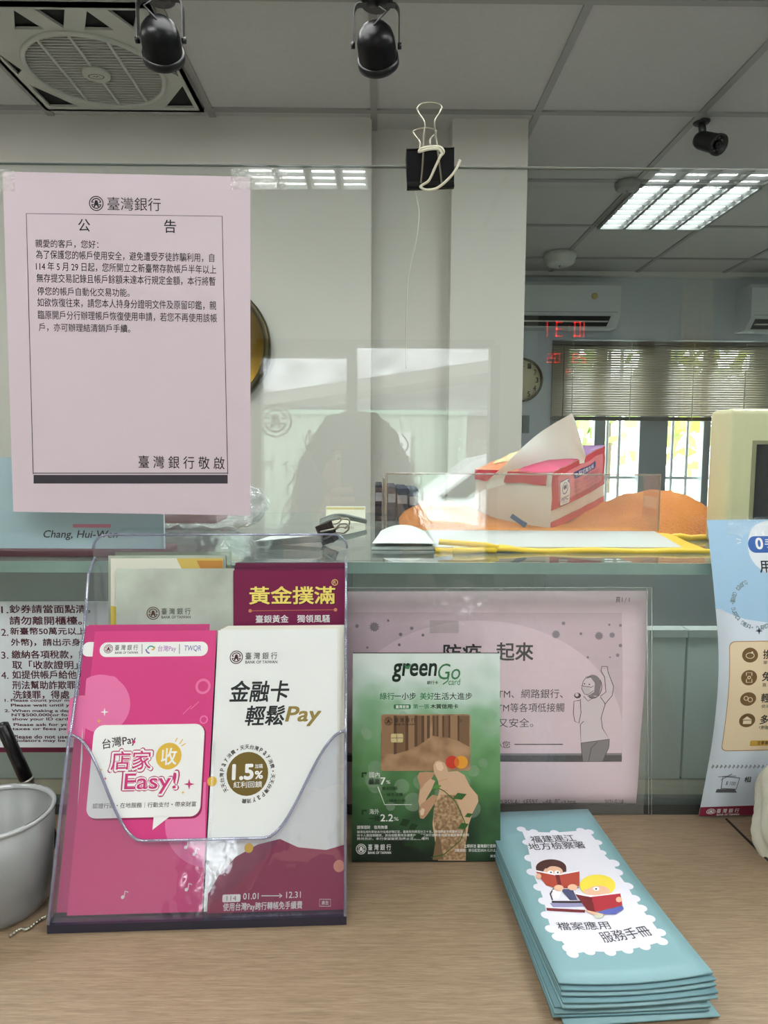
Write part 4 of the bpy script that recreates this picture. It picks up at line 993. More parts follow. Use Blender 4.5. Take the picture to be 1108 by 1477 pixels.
nz = N('ShaderNodeTexNoise'); nz.inputs['Scale'].default_value = 36; nz.inputs['Detail'].default_value = 1.5; L(tc.outputs['Object'], nz.inputs['Vector'])
vo = N('ShaderNodeTexVoronoi'); vo.inputs['Scale'].default_value = 58; vo.feature = 'SMOOTH_F1'; L(tc.outputs['Object'], vo.inputs['Vector'])
m1 = N('ShaderNodeMath'); m1.operation = 'MULTIPLY_ADD'; m1.inputs[1].default_value = 1/gh; m1.inputs[2].default_value = -0.24; L(sxyz.outputs['Z'], m1.inputs[0])
m2 = N('ShaderNodeMath'); m2.operation = 'MULTIPLY_ADD'; m2.inputs[1].default_value = 0.42; L(nz.outputs[0], m2.inputs[0]); L(m1.outputs[0], m2.inputs[2])
m3 = N('ShaderNodeMath'); m3.operation = 'MULTIPLY_ADD'; m3.inputs[1].default_value = 0.10; L(vo.outputs['Distance'], m3.inputs[0]); L(m2.outputs[0], m3.inputs[2])
cr = N('ShaderNodeValToRGB'); L(m3.outputs[0], cr.inputs[0]); e_ = cr.color_ramp.elements
stops = ((0.03, (24, 38, 28)), (0.15, (44, 74, 48)), (0.32, (70, 114, 68)), (0.5, (104, 150, 100)), (0.68, (134, 176, 140)), (0.80, (184, 208, 194)), (0.95, (214, 226, 220)))
while len(e_) < len(stops): e_.new(0.5)
for q_, (p_, c_) in zip(e_, stops): q_.position = p_; q_.color = tuple(lin(k) for k in c_)+(1,)
L(cr.outputs[0], bs.inputs['Base Color']); bs.inputs['Roughness'].default_value = 0.45; bs.inputs['Specular IOR Level'].default_value = 0.35
ar.rect_uv(0.0, 0, gw, gh, gA, 1)
random.seed(11)
for k in range(26):
    r = random.uniform(0.003, 0.008); u = random.uniform(r, gw-r); v = random.uniform(gh*0.25, gh*0.72)
    ar.poly_uv(circ(u, v, r, 22), CLEAR('bokeh_dot', (1, 1, 1), 0.0, rough=0.5, milk=0.16, milkcol=(0.62, 0.78, 0.60)), 2+0.08*k)
ar.part('logo_lettering'); gk = gloss((28, 44, 36)); gg = gloss((64, 128, 86))
ar.text('green', 566, 957, 630, 983, gk, 5, 0.03, 0.15); ar.poly([(583, 958), (588, 961), (594, 957), (590, 965), (586, 965)], gg, 6)
ar.text('Go', 632, 957, 664, 980, gg, 5, 0.0, 0.2); ar.line([(648, 972), (646, 982), (639, 987)], 1.6, gg, 5); ar.text('card', 647, 979, 664, 988, gg, 5, 0, 0.1); ar.text('銀行卡', 616, 982, 632, 987, gk, 5, 0.01)
ar.part('slogan_lettering')
ar.text('綠行', 548, 999, 569, 1009, gg, 5, 0.012); ar.text('一小步', 569, 999, 600, 1009, gk, 5, 0.006); ar.text('美好', 606, 999, 626, 1009, gg, 5, 0.012); ar.text('生活大進步', 626, 999, 681, 1009, gk, 5, 0.006)
ar.rect(568, 1016, 592.5, 1022.5, gg, 4, 2); ar.text('臺灣首張', 571, 1017, 590, 1021.5, WT, 6, 0.01); ar.text('第一張', 596, 1015.5, 619, 1022, gg, 5, 0.01); ar.text('木質信用卡', 621, 1015.5, 661, 1022, gk, 5, 0.02)
# hand holding the wooden card (a printed picture)
sk = gloss((206, 172, 140)); sk2 = gloss((184, 144, 112)); sk3 = gloss((226, 198, 168)); sk4 = gloss((120, 96, 70)); bk_ = img_mat('bark_print', ((128, 100, 74), (156, 126, 94), (190, 162, 126)), 420)
ar.part('hand_print')
ar.poly([(602, 1120), (605, 1114), (615, 1113), (628, 1114), (622, 1124), (612, 1134), (607, 1150), (603, 1158), (604, 1148), (606, 1134)], sk2, 5)
ar.poly([(645, 1113), (660, 1112), (670, 1118), (678, 1134), (689, 1147), (690, 1156), (682, 1172), (676, 1190), (672, 1215), (672, 1241), (632, 1241), (628, 1215), (624, 1190), (626, 1166), (634, 1140)], sk, 5)
ar.poly([(604, 1158), (606, 1140), (613, 1130), (621, 1123), (628, 1126), (622, 1140), (615, 1152), (611, 1162), (606, 1166)], sk, 6)
ar.poly([(604, 1170), (607, 1160), (615, 1154), (624, 1146), (632, 1148), (626, 1160), (617, 1174), (611, 1181), (606, 1180)], sk2, 7); ar.poly([(606, 1170), (609, 1165), (613, 1167), (611, 1175), (607, 1176)], sk3, 8)
ar.poly([(627, 1158), (637, 1148), (652, 1150), (664, 1166), (672, 1190), (672, 1240), (632, 1240), (628, 1200), (625, 1180)], bk_, 7)
ar.poly([(624, 1240), (632, 1190), (640, 1240)], sk4, 8)
ar.part('bank_card_print')
wd1 = gloss((150, 118, 88)); wd2 = gloss((122, 94, 70)); wd3 = gloss((92, 70, 52)); wd0 = img_mat('wood_print', ((140, 108, 80), (164, 130, 98), (178, 144, 112)), 90)
ar.rect(549.5, 1030, 678.5, 1111.5, wd0, 9, 4)
sx = [(551, 1087), (572, 1087), (589, 1082), (602, 1076), (612, 1070), (620, 1064)]
for i in range(5):
    (a0, b0), (a1, b1) = sx[i], sx[i+1]; ar.poly([(a0, 1032), (a1, 1032), (a1, b1), (a0, b0)], (wd1, wd2)[i % 2], 10); ar.poly([(a1-4, 1032), (a1, 1032), (a1, b1), (a1-4, b1+1)], wd3, 11)
sx = [(624, 1061), (630, 1062), (638, 1063), (647, 1064), (660, 1068), (677, 1077)]
for i in range(5):
    (a0, b0), (a1, b1) = sx[i], sx[i+1]; ar.poly([(a0, 1032), (a1, 1032), (a1, b1), (a0, b0)], (wd2, wd1)[i % 2], 10); ar.poly([(a0, 1032), (a0+2.5, 1032), (a0+2.5, b0), (a0, b0)], wd3, 11)
ar.rect(564, 1058, 581.5, 1070.5, gloss((206, 190, 140)), 12, 2); ar.line([(572, 1058.5), (573, 1070)], 0.7, wd3, 13); ar.line([(564.5, 1064), (581, 1064)], 0.7, wd3, 13)
ar.emblem(560.5, 1040, 6, gloss((60, 44, 34)), 13); ar.bank(569, 1035, 599, 1046, gloss((60, 44, 34)), True, None, 13)
for r in (2.5, 4.2, 6): ar.line([(668+r*math.cos(a), 1039+r*math.sin(a)) for a in (2.5, 2.9, 3.3, 3.7)], 0.9, wd3, 13)
ar.circle(652, 1099, 9.2, gloss((196, 60, 44)), 12); ar.circle(665.5, 1099, 9.2, gloss((224, 156, 52)), 13)
ar.poly([(658.7+3.6*math.cos(a)*1.0, 1099+6.6*math.sin(a)) for a in [k*math.pi/10 for k in range(20)]], gloss((214, 108, 44)), 14)
ar.part('thumb_print')
ar.poly([(625, 1104), (628, 1098), (634, 1096.5), (641, 1100), (645, 1108), (649, 1122), (655, 1140), (660, 1155), (648, 1166), (638, 1160), (634, 1142), (632, 1126), (626, 1114)], sk, 15)
ar.poly([(628, 1102), (631, 1098.5), (637, 1099.5), (640, 1107), (637, 1112), (631, 1110)], sk3, 16); ar.line([(634, 1126), (645, 1123)], 0.8, sk2, 16); ar.line([(636, 1142), (646, 1139)], 0.7, sk2, 16)
ar.poly([(636, 1146), (656, 1146), (664, 1168), (670, 1200), (634, 1210), (630, 1180)], bk_, 16)
ar.part('leaf_print'); lf = gloss((52, 96, 44)); lf2 = gloss((30, 58, 32))
ar.line([(625, 1133), (640, 1140), (655, 1153), (664, 1170), (672, 1190), (664, 1212), (640, 1232), (622, 1236)], 1.3, lf, 18)
for x, y, w, h, c in ((663, 1149, 10, 6, lf), (668, 1192, 8, 6, lf), (676, 1176, 6, 4, lf), (630, 1135, 7, 4, gloss((90, 140, 70))), (584, 1187, 8, 7, lf2), (596, 1193, 7, 6, lf2), (604, 1207, 9, 5, lf2), (590, 1217, 8, 5, lf2)):
    ar.poly([(x-w, y+h*0.4), (x-w*0.3, y-h), (x+w, y-h*0.7), (x+w*0.3, y+h*0.6)], c, 19)
ar.part('offer_lettering')
for y in (1115, 1169): ar.line([(523, y+6), (523, y), (529, y)], 3, lf2, 6)
for s_, x0, y0, x1, y1, m_, b_ in (('國內', 533, 1113, 548, 1121, WT, 0), ('最高', 532, 1123, 548, 1131, BLK, 0.02), ('7', 549, 1121, 556, 1131, WT, 0.02), ('%', 557, 1125, 563, 1130, WT, 0), ('基本回饋', 551, 1134, 573, 1139, gk, 0.01), ('・綠色消費', 554, 1143, 581, 1148, gk, 0.01), ('・特殊任務', 558, 1152, 585, 1157, gk, 0.01),
    ('海外', 533, 1166, 547, 1174, WT, 0), ('一律', 532, 1176, 548, 1184, BLK, 0.02), ('2.2', 549, 1174, 567, 1184, WT, 0.02), ('%', 568, 1178, 575, 1183, WT, 0),
    ('謹慎理財　信用無價', 515, 1190, 559, 1195, WT, 0.01), ('循環信用利率依本行信用評等訂定，最高年利率百分之十五，預借現金手續費依公告', 515, 1197, 668, 1201, WT, 0), ('持卡人應按期繳款，其他相關費用及優惠內容請至本行官網查詢或洽客服專線說明', 515, 1202, 676, 1206, WT, 0), ('費用另計，本行保留變更及終止活動之權利', 515, 1207, 618, 1211, WT, 0),
    ('立即詳洽 臺灣銀行官網', 669, 1217, 715, 1222, WT, 0.01), ('活動期間：即日起至2024.12.31止', 655, 1223.5, 715, 1228, WT, 0), ('廣告', 707, 1232, 715, 1236, WT, 0)): ar.text(s_, x0, y0, x1, y1, m_, 18, b_)
ar.line([(545, 1134), (555, 1160), (594, 1160)], 0.8, WT, 18); ar.bank(531, 1217, 564, 1231, WT, True, (521, 1224, 7.5), 18)
ar.build(gc_)

# ================================================================== TEAL BOOKLETS ON THE COUNTER
zt_ = TOP+0.0215
bl = G(806, 1424, zt_); br = G(1011, 1391, zt_); tl_ = G(726, 1174, zt_-0.003)
bw = (br-bl).length; bh = 0.2095
bU = (br-bl).normalized(); bV = tl_-bl; bV.z = 0; bV.normalize(); bU = (bU+V3((bV.y, -bV.x, 0))*1.5); bU.z = 0; bU.normalize(); bV = V3((-bU.y, bU.x, 0))
NB = 9
m_bt = P('booklet_teal', (126, 164, 170), 0.5, nscale=20, namt=0.02); m_bp = P('booklet_teal_inner', (108, 148, 156), 0.6)
ORD = {0: 'lowest', NB-1: 'topmost'}
offs = [(0.002, -0.0075, 0.6), (-0.004, -0.003, -1.2), (-0.0035, -0.0035, -1.1), (-0.003, -0.002, -0.9), (0.0005, -0.0062, 0.2), (0.001, -0.0054, 0.2), (0.001, -0.0030, 0.1), (0.001, -0.0020, 0), (0, 0, 0)]
words_ = ('lowest', 'second from the bottom', 'third from the bottom', 'fourth from the bottom', 'middle one', 'fourth from the top', 'third from the top', 'second from the top')
for i in range(NB):
    dx, dy, rot = offs[i]; a = math.radians(rot)
    u_ = bU*math.cos(a)+bV*math.sin(a); v_ = bV*math.cos(a)-bU*math.sin(a)
    o_ = V3((bl.x, bl.y, TOP))+u_*dx+v_*dy
    zb0 = 0.0014+0.0021*i
    def bf(u, v, o_=o_, u_=u_, v_=v_, zb0=zb0, i=i):
        t = max(0.0, 1-v/0.12)
        return o_+u_*u+v_*v+V3((0, 0, zb0+(0.00035*i+0.0012)*t*t+0.0038*(i/NB)*t*((u/bw-0.45)*2)**2))
    pg = Page(bf, bw, bh, False, (8, 16)); ar = None
    if i == NB-1:
        ar = Art(pg).part('cloud_print'); cw = gloss((224, 222, 232))
        edge = [(752, 1196), (760, 1215), (765, 1238), (768, 1258), (778, 1280), (785, 1300), (789, 1320), (795, 1340), (805, 1352), (820, 1368), (826, 1376), (850, 1372), (880, 1373), (905, 1370), (930, 1365), (955, 1358), (952, 1345), (937, 1325), (925, 1310), (915, 1296), (905, 1278), (890, 1258), (885, 1245), (868, 1230), (862, 1215), (850, 1200), (838, 1198), (800, 1201), (770, 1200)]
        ar.poly(edge, cw, 1)
        for k, (x, y) in enumerate(edge): ar.circle(x, y, 8.5 if y > 1230 else 6.5, cw, 1.8+0.5*(k % 3), None, 18)
        ar.poly(circ(850, 1347, 44, 24, ry=14), cw, 3.5)
        ar.part('title_lettering'); bi = gloss((58, 60, 66))
        ar.text('福建連江', 765, 1205, 830, 1215, bi, 5, 0.008); ar.text('地方檢察署', 762, 1215, 844, 1225.5, bi, 5, 0.008)
        ar.text('檔案應用', 804, 1330, 880, 1342, bi, 5, 0.008, rot=-1); ar.text('服務手冊', 864, 1340, 941, 1356, bi, 5, 0.008, rot=6)
        ar.part('readers_print')
        rd = gloss((176, 70, 52)); rd2 = gloss((170, 44, 56)); rdk = gloss((110, 30, 36)); hb = gloss((74, 40, 36)); sk5 = gloss((228, 182, 152)); yl = gloss((238, 216, 74)); wt2 = gloss((240, 240, 244)); pu = gloss((150, 146, 184)); jn2 = gloss((70, 76, 110)); bk2 = gloss((40, 34, 40)); bl2 = gloss((92, 100, 176))
        ar.poly([(793, 1303), (850, 1303), (852, 1308), (798, 1309)], pu, 6); ar.poly([(796, 1300), (850, 1300), (850, 1303), (796, 1303)], bk2, 7); ar.poly([(788, 1310), (844, 1313), (844, 1317), (789, 1314)], rdk, 7)
        ar.line([(797, 1299), (794, 1290), (798, 1283), (812, 1281), (835, 1281)], 2, bk2, 7); ar.poly([(808, 1283), (826, 1283), (833, 1299), (822, 1299)], jn2, 8); ar.poly([(797, 1284), (812, 1283), (806, 1297), (798, 1297)], wt2, 8)
        ar.poly(circ(795, 1252, 22, 20, math.pi, 2*math.pi, ry=12)+[(817, 1258), (790, 1262), (774, 1258)], hb, 7); ar.poly(circ(798, 1258, 14, 18, ry=8), sk5, 8); ar.poly([(784, 1248), (800, 1244), (812, 1252), (806, 1250), (796, 1249), (788, 1254)], hb, 9)
        for x in (794, 804): ar.poly(circ(x, 1259, 4.2, 12, ry=2.8), wt2, 9); ar.poly(circ(x+0.8, 1259.3, 1.4, 8, ry=1.4), bk2, 10)
        ar.poly([(773, 1256), (804, 1262), (834, 1256), (834, 1259), (804, 1265), (774, 1259)], wt2, 11); ar.poly([(773, 1258), (803, 1264), (807, 1283), (788, 1278)], rd, 12); ar.poly([(803, 1264), (836, 1258), (836, 1279), (807, 1283)], rd, 12); ar.poly([(801, 1263), (807, 1263), (811, 1283), (806, 1283)], rdk, 13)
        ar.poly(circ(806, 1282, 7, 14, ry=4.5), sk5, 14); ar.poly(circ(826, 1281, 7, 14, ry=4.5), sk5, 14); ar.poly(circ(777, 1265, 4, 12, ry=4), sk5, 14)
        ar.poly(circ(862, 1278, 26, 22, ry=16), yl, 9); ar.poly(circ(861, 1286, 19, 20, ry=8), sk5, 10); ar.poly([(838, 1280), (846, 1270), (862, 1268), (880, 1274), (884, 1282), (870, 1278), (856, 1279), (846, 1284)], yl, 11)
        ar.poly(circ(860, 1283, 4.6, 12, ry=3), wt2, 12); ar.poly(circ(860, 1283.3, 1.5, 8, ry=1.4), bk2, 13)
        ar.poly([(830, 1290), (858, 1293), (893, 1288), (895, 1292), (858, 1297), (832, 1293)], wt2, 14); ar.poly([(830, 1291), (856, 1296), (860, 1317), (848, 1315)], rdk, 15); ar.poly([(853, 1295), (895, 1290), (898, 1307), (858, 1317)], rd2, 15); ar.text('A', 873, 1299, 884, 1308, bk2, 14, 0.03, rot=-4)
        ar.poly(circ(893, 1299, 4.5, 12, ry=4), sk5, 17); ar.poly([(862, 1317), (898, 1308), (900, 1312), (888, 1320), (868, 1320)], bl2, 16); ar.poly([(842, 1313), (862, 1318), (872, 1320), (866, 1325), (850, 1318)], sk5, 16); ar.poly(circ(864, 1323, 6, 12, ry=3), gloss((196, 204, 180)), 17)
    leaflet('booklet', pg, m_bt if i % 2 == 0 else m_bp, 'topmost teal booklet of the stack, with a white cloud panel and two cartoon readers' if i == NB-1 else 'teal booklet in the stack on the counter, %s' % words_[i], 'booklet', 'teal booklets stacked on the counter', 0.0012, ar)

# ================================================================== BLUE POSTER AT THE SIDE
LE = [(1020, 750, 0.588), (1025, 800, 0.580), (1031, 860, 0.574), (1036.5, 930, 0.572), (1036, 990, 0.576), (1029, 1060, 0.590), (1019, 1120, 0.606), (1008, 1177, 0.620)]
LP = [W(*q) for q in LE][::-1]
LL = [0.0]
for a_, b_ in zip(LP[:-1], LP[1:]): LL.append(LL[-1]+(b_-a_).length)
PH = LL[-1]
def cr_(p0, p1, p2, p3, t): return 0.5*((2*p1)+(p2-p0)*t+(2*p0-5*p1+4*p2-p3)*t*t+(3*p1-p0-3*p2+p3)*t**3)
def pf(u, v):
    v_ = max(0.0, min(PH, v)); i = 0
    while i < len(LL)-2 and v_ > LL[i+1]: i += 1
    t = (v_-LL[i])/(LL[i+1]-LL[i]); q = [LP[max(0, min(len(LP)-1, i+k))] for k in (-1, 0, 1, 2)]
    p = cr_(*q, t)
    if v < 0 or v > PH: p = p+V3((0, 0, v-v_))
    return p+V3((1, 0.02, 0.012))*u
pg = Page(pf, 0.21, PH, False, (10, 26))
ar = Art(pg).part('sky_print'); s1 = gloss((164, 200, 228)); s2 = gloss((150, 190, 220))
def band(v0, v1, mat, z, top=None):
    ar.poly_uv([(0, v0), (0.21, v0)]+[(0.21*(1-k/20), (v1 if top is None else top(0.21*(1-k/20)))) for k in range(21)], mat, z)
vs_ = pg.inv(1036, 878)[1]; band(vs_, PH, s1, 1); 
ar.poly([(1034, 875), (1050, 884), (1075, 893), (1108, 898), (1150, 900), (1150, 878), (1036, 872)], s1, 1)
ar.part('bubble_print'); ar.circle(1118, 790, 39, gloss((224, 232, 240)), 3); ar.rect(1079, 773, 1180, 797, gloss((62, 102, 176)), 4, 11); ar.text('0', 1090, 776, 1100, 792, WT, 6, 0.04); ar.text('手', 1103, 777, 1117, 790, WT, 6, 0.02); ar.text('用', 1096, 809, 1112, 826, BLK, 6, 0.02)
for a_, b_ in (((1066, 769), (1071, 775)), ((1062, 777), (1069, 779)), ((1063, 784), (1069, 782))): ar.line([a_, b_], 1.4, gloss((214, 226, 236)), 4)
ar.part('ring_lettering'); gy2 = gloss((128, 146, 160)); ar.ringtext('Great Deal. Great Gift. Great Deal', 1090, 872, 33, 6, gy2, 110, 330, 4)
spark(ar, 1095, 910, 5.5, gloss((30, 36, 60)), 4)
ar.part('panel_print'); bg_ = gloss((228, 210, 178)); ed = gloss((176, 138, 92)); br_ = gloss((116, 90, 56))
ar.rect(1050, 924, 1190, 1082, ed, 2, 9); ar.rect(1051, 925.2, 1189, 1080.8, bg_, 3, 8.5)
for y, t1, t2 in ((945, '換', '單'), (977, '免', '直'), (1008, '輕', '使用'), (1039, '多元', '支援')):
    x = 1082-(y-945)*0.045; ar.circle(x, y, 11.5, br_, 4)
    ar.text(t1, x+19, y-8, x+19+12.5*len(t1), y+5, BLK, 4, 0.03); ar.text(t2, x+19, y+8, x+19+6*len(t2), y+13, gloss((96, 84, 70)), 4, 0.01)
    ci = gloss((232, 218, 190))
    if y == 945: ar.line(circ(x, y+0.5, 6, 14, ry=4), 1, ci, 5, True); ar.circle(x+3, y-4, 1.5, ci, 5)
    elif y == 977: ar.line([(x-4, y-7), (x+4, y-7), (x+4, y+7), (x-4, y+7)], 1.2, ci, 5, True); ar.circle(x, y, 2.5, ci, 5, 1.4)
    elif y == 1008: ar.line(circ(x-3, y-1, 3, 12), 1, ci, 5, True); ar.line(circ(x+3, y+1, 3.2, 12), 1, ci, 5, True)
    else: ar.poly([(x-7, y-1), (x, y-6), (x+7, y-1)], ci, 5); ar.rect(x-6, y, x+6, y+5, ci, 5)
ar.text('(如:', 1095, 1046, 1108, 1051, gloss((96, 84, 70)), 4); ar.rect(1082, 1067, 1180, 1075, gloss((206, 164, 74)), 4, 2); ar.text('注意事項', 1092, 1068.5, 1114, 1074, BLK, 5, 0.01)
ar.part('laptop_print'); lk = gloss((96, 98, 104))
for k in range(14): x = 1027+k*6; ar.line([(x, 1108), (x+3, 1105), (x+1, 1103)], 1, lk, 4); ar.line([(x-1, 1107), (x+2, 1104)], 0.8, lk, 4)
ar.poly([(1034, 1138), (1060, 1138), (1063, 1143), (1032, 1143)], lk, 4); ar.line([(1043, 1120), (1067, 1122), (1062, 1138), (1040, 1137)], 1.4, lk, 4, True); ar.text('$ 100', 1047, 1127, 1061, 1133, lk, 5, rot=-6)
for a_, b_ in (((1036, 1120), (1062, 1119)), ((1040, 1125), (1056, 1116))): ar.line([a_, b_], 0.9, lk, 5)
ar.text('相', 1074, 1120, 1083, 1128, BLK, 4, 0.02)
ar.part('footer_print'); mf = gloss((128, 34, 60)); vf = pg.inv(1020, 1164)[1]; ar.poly_uv([(0, 0), (0.21, 0), (0.21, vf+0.003), (0, vf)], mf, 2)
ar.bank(1034, 1166, 1066, 1176, WT, True, (1025.5, 1170.5, 6.5), 4)
po = leaflet('standing_poster', pg, P('poster_pale', (214, 226, 238), 0.45, spec=0.35, nscale=4, namt=0.01), 'tall curved pale blue poster with a cream panel, standing by the white cloth bag', 'poster', t=0.0003, art=ar)
p1 = pg.inv(1048, 751); MB().grid(lambda a, b: pg.at(p1[0]+0.05*a, PH-0.016+0.018*b, 0.0004), 6, 3).build('tape_strip', m_tape, po, False)

# ================================================================== THINGS AT THE COUNTER'S ENDS
# pen cup
cc_ = G(4, 1330, TOP); cr0 = 0.041; cx0 = V3((G(2, 1350, TOP).x-0.021, G(2, 1350, TOP).y+0.034, TOP))
cup = thing('pen_cup', tuple(cx0), 'frosted white plastic pen cup at the end of the counter beside the leaflet rack', 'cup')
m_cup = CLEAR('frosted_cup', (0.86, 0.87, 0.87), 0.05, rough=0.35, milk=0.60, milkcol=(0.36, 0.37, 0.37))
ch = 0.074
MB().lathe([(0.001, 0.003), (cr0-0.008, 0.003), (cr0-0.004, 0.008), (cr0, ch), (cr0+0.0012, ch), (cr0-0.003, 0.005), (cr0-0.008, 0.0), (0.001, 0.0)], 48, 0, Matrix.Translation(cx0)).build('cup_wall', m_cup, cup)
MB().lathe([(cr0-0.001, ch-0.001), (cr0+0.002, ch), (cr0+0.002, ch+0.002), (cr0-0.001, ch+0.0022), (cr0-0.001, ch-0.001)], 48, 0, Matrix.Translation(cx0)).build('cup_rim', CLEAR('cup_rim_clear', (0.8, 0.81, 0.82), 0.08, milk=0.6, milkcol=(0.6, 0.62, 0.62)), cup)
# white paper label wrapped inside the cup
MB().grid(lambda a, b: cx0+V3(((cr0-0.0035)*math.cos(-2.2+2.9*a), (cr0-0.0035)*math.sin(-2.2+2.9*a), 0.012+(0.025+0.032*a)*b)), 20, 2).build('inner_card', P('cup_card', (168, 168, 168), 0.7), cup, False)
# black pen in the cup
pt = W(3, 1050, 0.50); pbm = cx0+V3((0.030, 0.0, 0.012)); 
pb = W(50, 1165, cx0.y-0.005); pt = W(3, 1046, 0.545); foot = G(84, 1226, TOP+0.0015); dpen = (pt-foot).normalized(); pb = foot+dpen*((pt-foot).length*0.42)
pen = thing('ballpoint_pen', tuple(foot), 'black ballpoint pen leaning behind the frosted cup', 'pen')
MB().tube([foot, foot+dpen*0.01, pb+dpen*0.02], [0.0015, 0.0045, 0.0047], 14).build('pen_barrel', m_black, pen)
MB().tube([pb+dpen*0.02, pb+dpen*0.0205, pt, pt+dpen*0.002], [0.0047, 0.0054, 0.005, 0.002], 14).build('pen_cap', P('pen_black', (22, 20, 24), 0.25), pen)
MB().tube([pb+dpen*0.018, pb+dpen*0.0215], 0.0056, 14).build('pen_ring', m_steel, pen)
# ball chain lying between the cup and the rack
mb = MB(); P0 = G(16, 1352, TOP); P1 = G(64, 1328, TOP)
for k in range(18):
    p = P0+(P1-P0)*(k/17)+V3((0, 0.003*math.sin(k*0.5), 0.0014)); mb.sphere(p, 0.0014, 0, 8)
tag(mb.build('ball_chain', m_steel), 'steel ball chain lying on the counter between pen cup and rack', 'chain')
# white sack at the far end
sc = W(1157, 1190, 0.57)
def sack(a, b):
    th = 2*math.pi*a; z = 0.084*b; r = 0.040+0.012*math.sin(b*2.6)-0.016*b**3
    w = 0.0035*math.sin(th*5+b*4)+0.003*math.sin(th*3-b*7)+0.002*math.sin(th*11+b*13)
    return V3((sc.x+0.004+(r+w)*math.cos(th), 0.555+(r*0.8+w)*math.sin(th), TOP+z+0.003*math.sin(th*3)*b))
sk_ = thing('cloth_bag', (sc.x, 0.555, TOP), 'crumpled off-white cloth bag standing on the counter before the blue poster', 'bag')
mb = MB(); mb.grid(sack, 64, 24); mb.add([V3((sc.x+0.004, 0.555, TOP+0.001))]+[sack(k/32, 0)+V3((0, 0, 0.0005)) for k in range(32)], [(0, k+1, (k+1) % 32+1) for k in range(32)])
mb.build('bag_body', P('bag_cotton', (214, 212, 196), 0.85, nscale=60, namt=0.05, bump=0.2), sk_)
mb = MB(); mb.tube([sack(k/48, 1.0) for k in range(48)], 0.003, 8, closed=True); mb.build('bag_hem', P('bag_hem', (200, 198, 182), 0.85), sk_)
# ================================================================== THINGS ON THE GLASS SHELF
S0 = SHF
# cream note counter with a dark display
mx0 = W(1050, 700, 0.70).x; zt3 = W(1060, 589, 0.70).z
mc = thing('counting_machine', (mx0+0.16, 0.76, S0), 'cream plastic counting machine with a dark display window on the glass shelf', 'counting machine')
m_cr = P('cream_plastic', (216, 208, 168), 0.4, nscale=30, namt=0.015)
mb = MB(); xr_ = mx0+0.32
def mcy(poly, y0, y1): return mb.prism(poly, lambda u, v: V3((u, y0, v)), lambda u, v: V3((u, y1, v)))
mb.box((mx0, 0.70, S0), (xr_, 0.746, zt3), 0, None, 0.006); mb.box((mx0+0.05, 0.73, S0), (xr_-0.02, 0.84, zt3-0.03), 0, None, 0.006)
mb.build('casing', m_cr, mc)
dx0 = W(1088, 700, 0.70).x; dzt = W(1090, 641, 0.70).z; dzb = W(1090, 760, 0.70).z
boxobj('display_window', (dx0, 0.6985, dzb), (xr_-0.03, 0.701, dzt), P('display_dark', (20, 18, 26), 0.12), mc)
boxobj('display_bezel', (dx0-0.004, 0.6992, dzb-0.004), (xr_-0.026, 0.7005, dzt+0.004), P('bezel_olive', (150, 144, 112), 0.5), mc)
MB().box((mx0+0.02, 0.6985, S0+0.012), (xr_-0.02, 0.7005, S0+0.026), 0, None, 0.001).build('note_slot', m_dark, mc)

# teller's name plate
nx0 = W(-70, 760, 0.618).x; nx1 = W(236, 760, 0.618).x; nzt = W(60, 660, 0.618).z; nz1 = W(60, 791, 0.618).z
npl = thing('name_plate', ((nx0+nx1)/2, 0.62, S0), 'pale blue name plate with a maroon foot on the glass shelf below the pink notice', 'name plate')
boxobj('plate_card', (nx0, 0.618, nz1-0.002), (nx1, 0.622, nzt), P('plate_pale_blue', (184, 204, 216), 0.4, nscale=4, namt=0.02), npl)
boxobj('plate_foot', (nx0-0.002, 0.613, S0), (nx1+0.002, 0.655, nz1), P('plate_maroon', (92, 36, 54), 0.35), npl, 0.002)
pg = Page.plane((nx0, 0.6179, nz1), (1, 0, 0), (0, 0, 1), nx1-nx0, nzt-nz1); ar = Art(pg).part('name_lettering'); nk = ink((52, 42, 52))
ar.text('Chang, Hui-Wen', 63, 765, 170, 779, nk, 2, 0.012, 0.25); ar.rect(105, 756, 160, 761, gloss((226, 130, 160)), 2)
ar.build(npl)

# crumpled clear plastic bag
def bagf(x0, x1, y0, y1, z0, z1, amp, seed):
    def f(a, b):
        th = 2*math.pi*a; ex = 0.5*(x1-x0); ey = 0.5*(y1-y0); ph = math.pi*(b-0.5)
        r = math.copysign(abs(math.cos(ph))**0.6, math.cos(ph))
        p = V3(((x0+x1)/2+ex*r*math.copysign(abs(math.cos(th))**0.7, math.cos(th)), (y0+y1)/2+ey*r*math.copysign(abs(math.sin(th))**0.7, math.sin(th)), z0+(z1-z0)*(0.5+0.5*math.sin(ph))))
        n = noise.noise(p*38+V3((seed, 0, 0)))*0.6+noise.noise(p*90+V3((0, seed, 0)))*0.4
        c = V3(((x0+x1)/2, (y0+y1)/2, (z0+z1)/2)); d = (p-c)
        p = p+d.normalized()*(n*amp) if d.length > 1e-6 else p
        p.z = max(p.z, z0)
        return p
    return f
m_film = CLEAR('plastic_film', (0.93, 0.94, 0.95), 0.10, rough=0.06, milk=0.24, milkcol=(0.80, 0.83, 0.86), wrinkle=1.0, wscale=70)
bx0 = W(140, 770, 0.79).x; bx1 = W(376, 770, 0.79).x
pbag = MB().grid(bagf(bx0, bx1, 0.735, 0.90, S0+0.0005, W(250, 690, 0.79).z, 0.022, 3), 60, 36).build('plastic_bag', m_film)
tag(pbag, 'crumpled clear plastic bag lying on the glass shelf behind the leaflet rack', 'plastic bag')
mb = MB(); mb.box((bx0+0.05, 0.79, S0+0.012), (bx0+0.14, 0.85, S0+0.04), 0, None, 0.004); mb.build('bag_content', P('content_red', (150, 60, 70), 0.5), pbag)

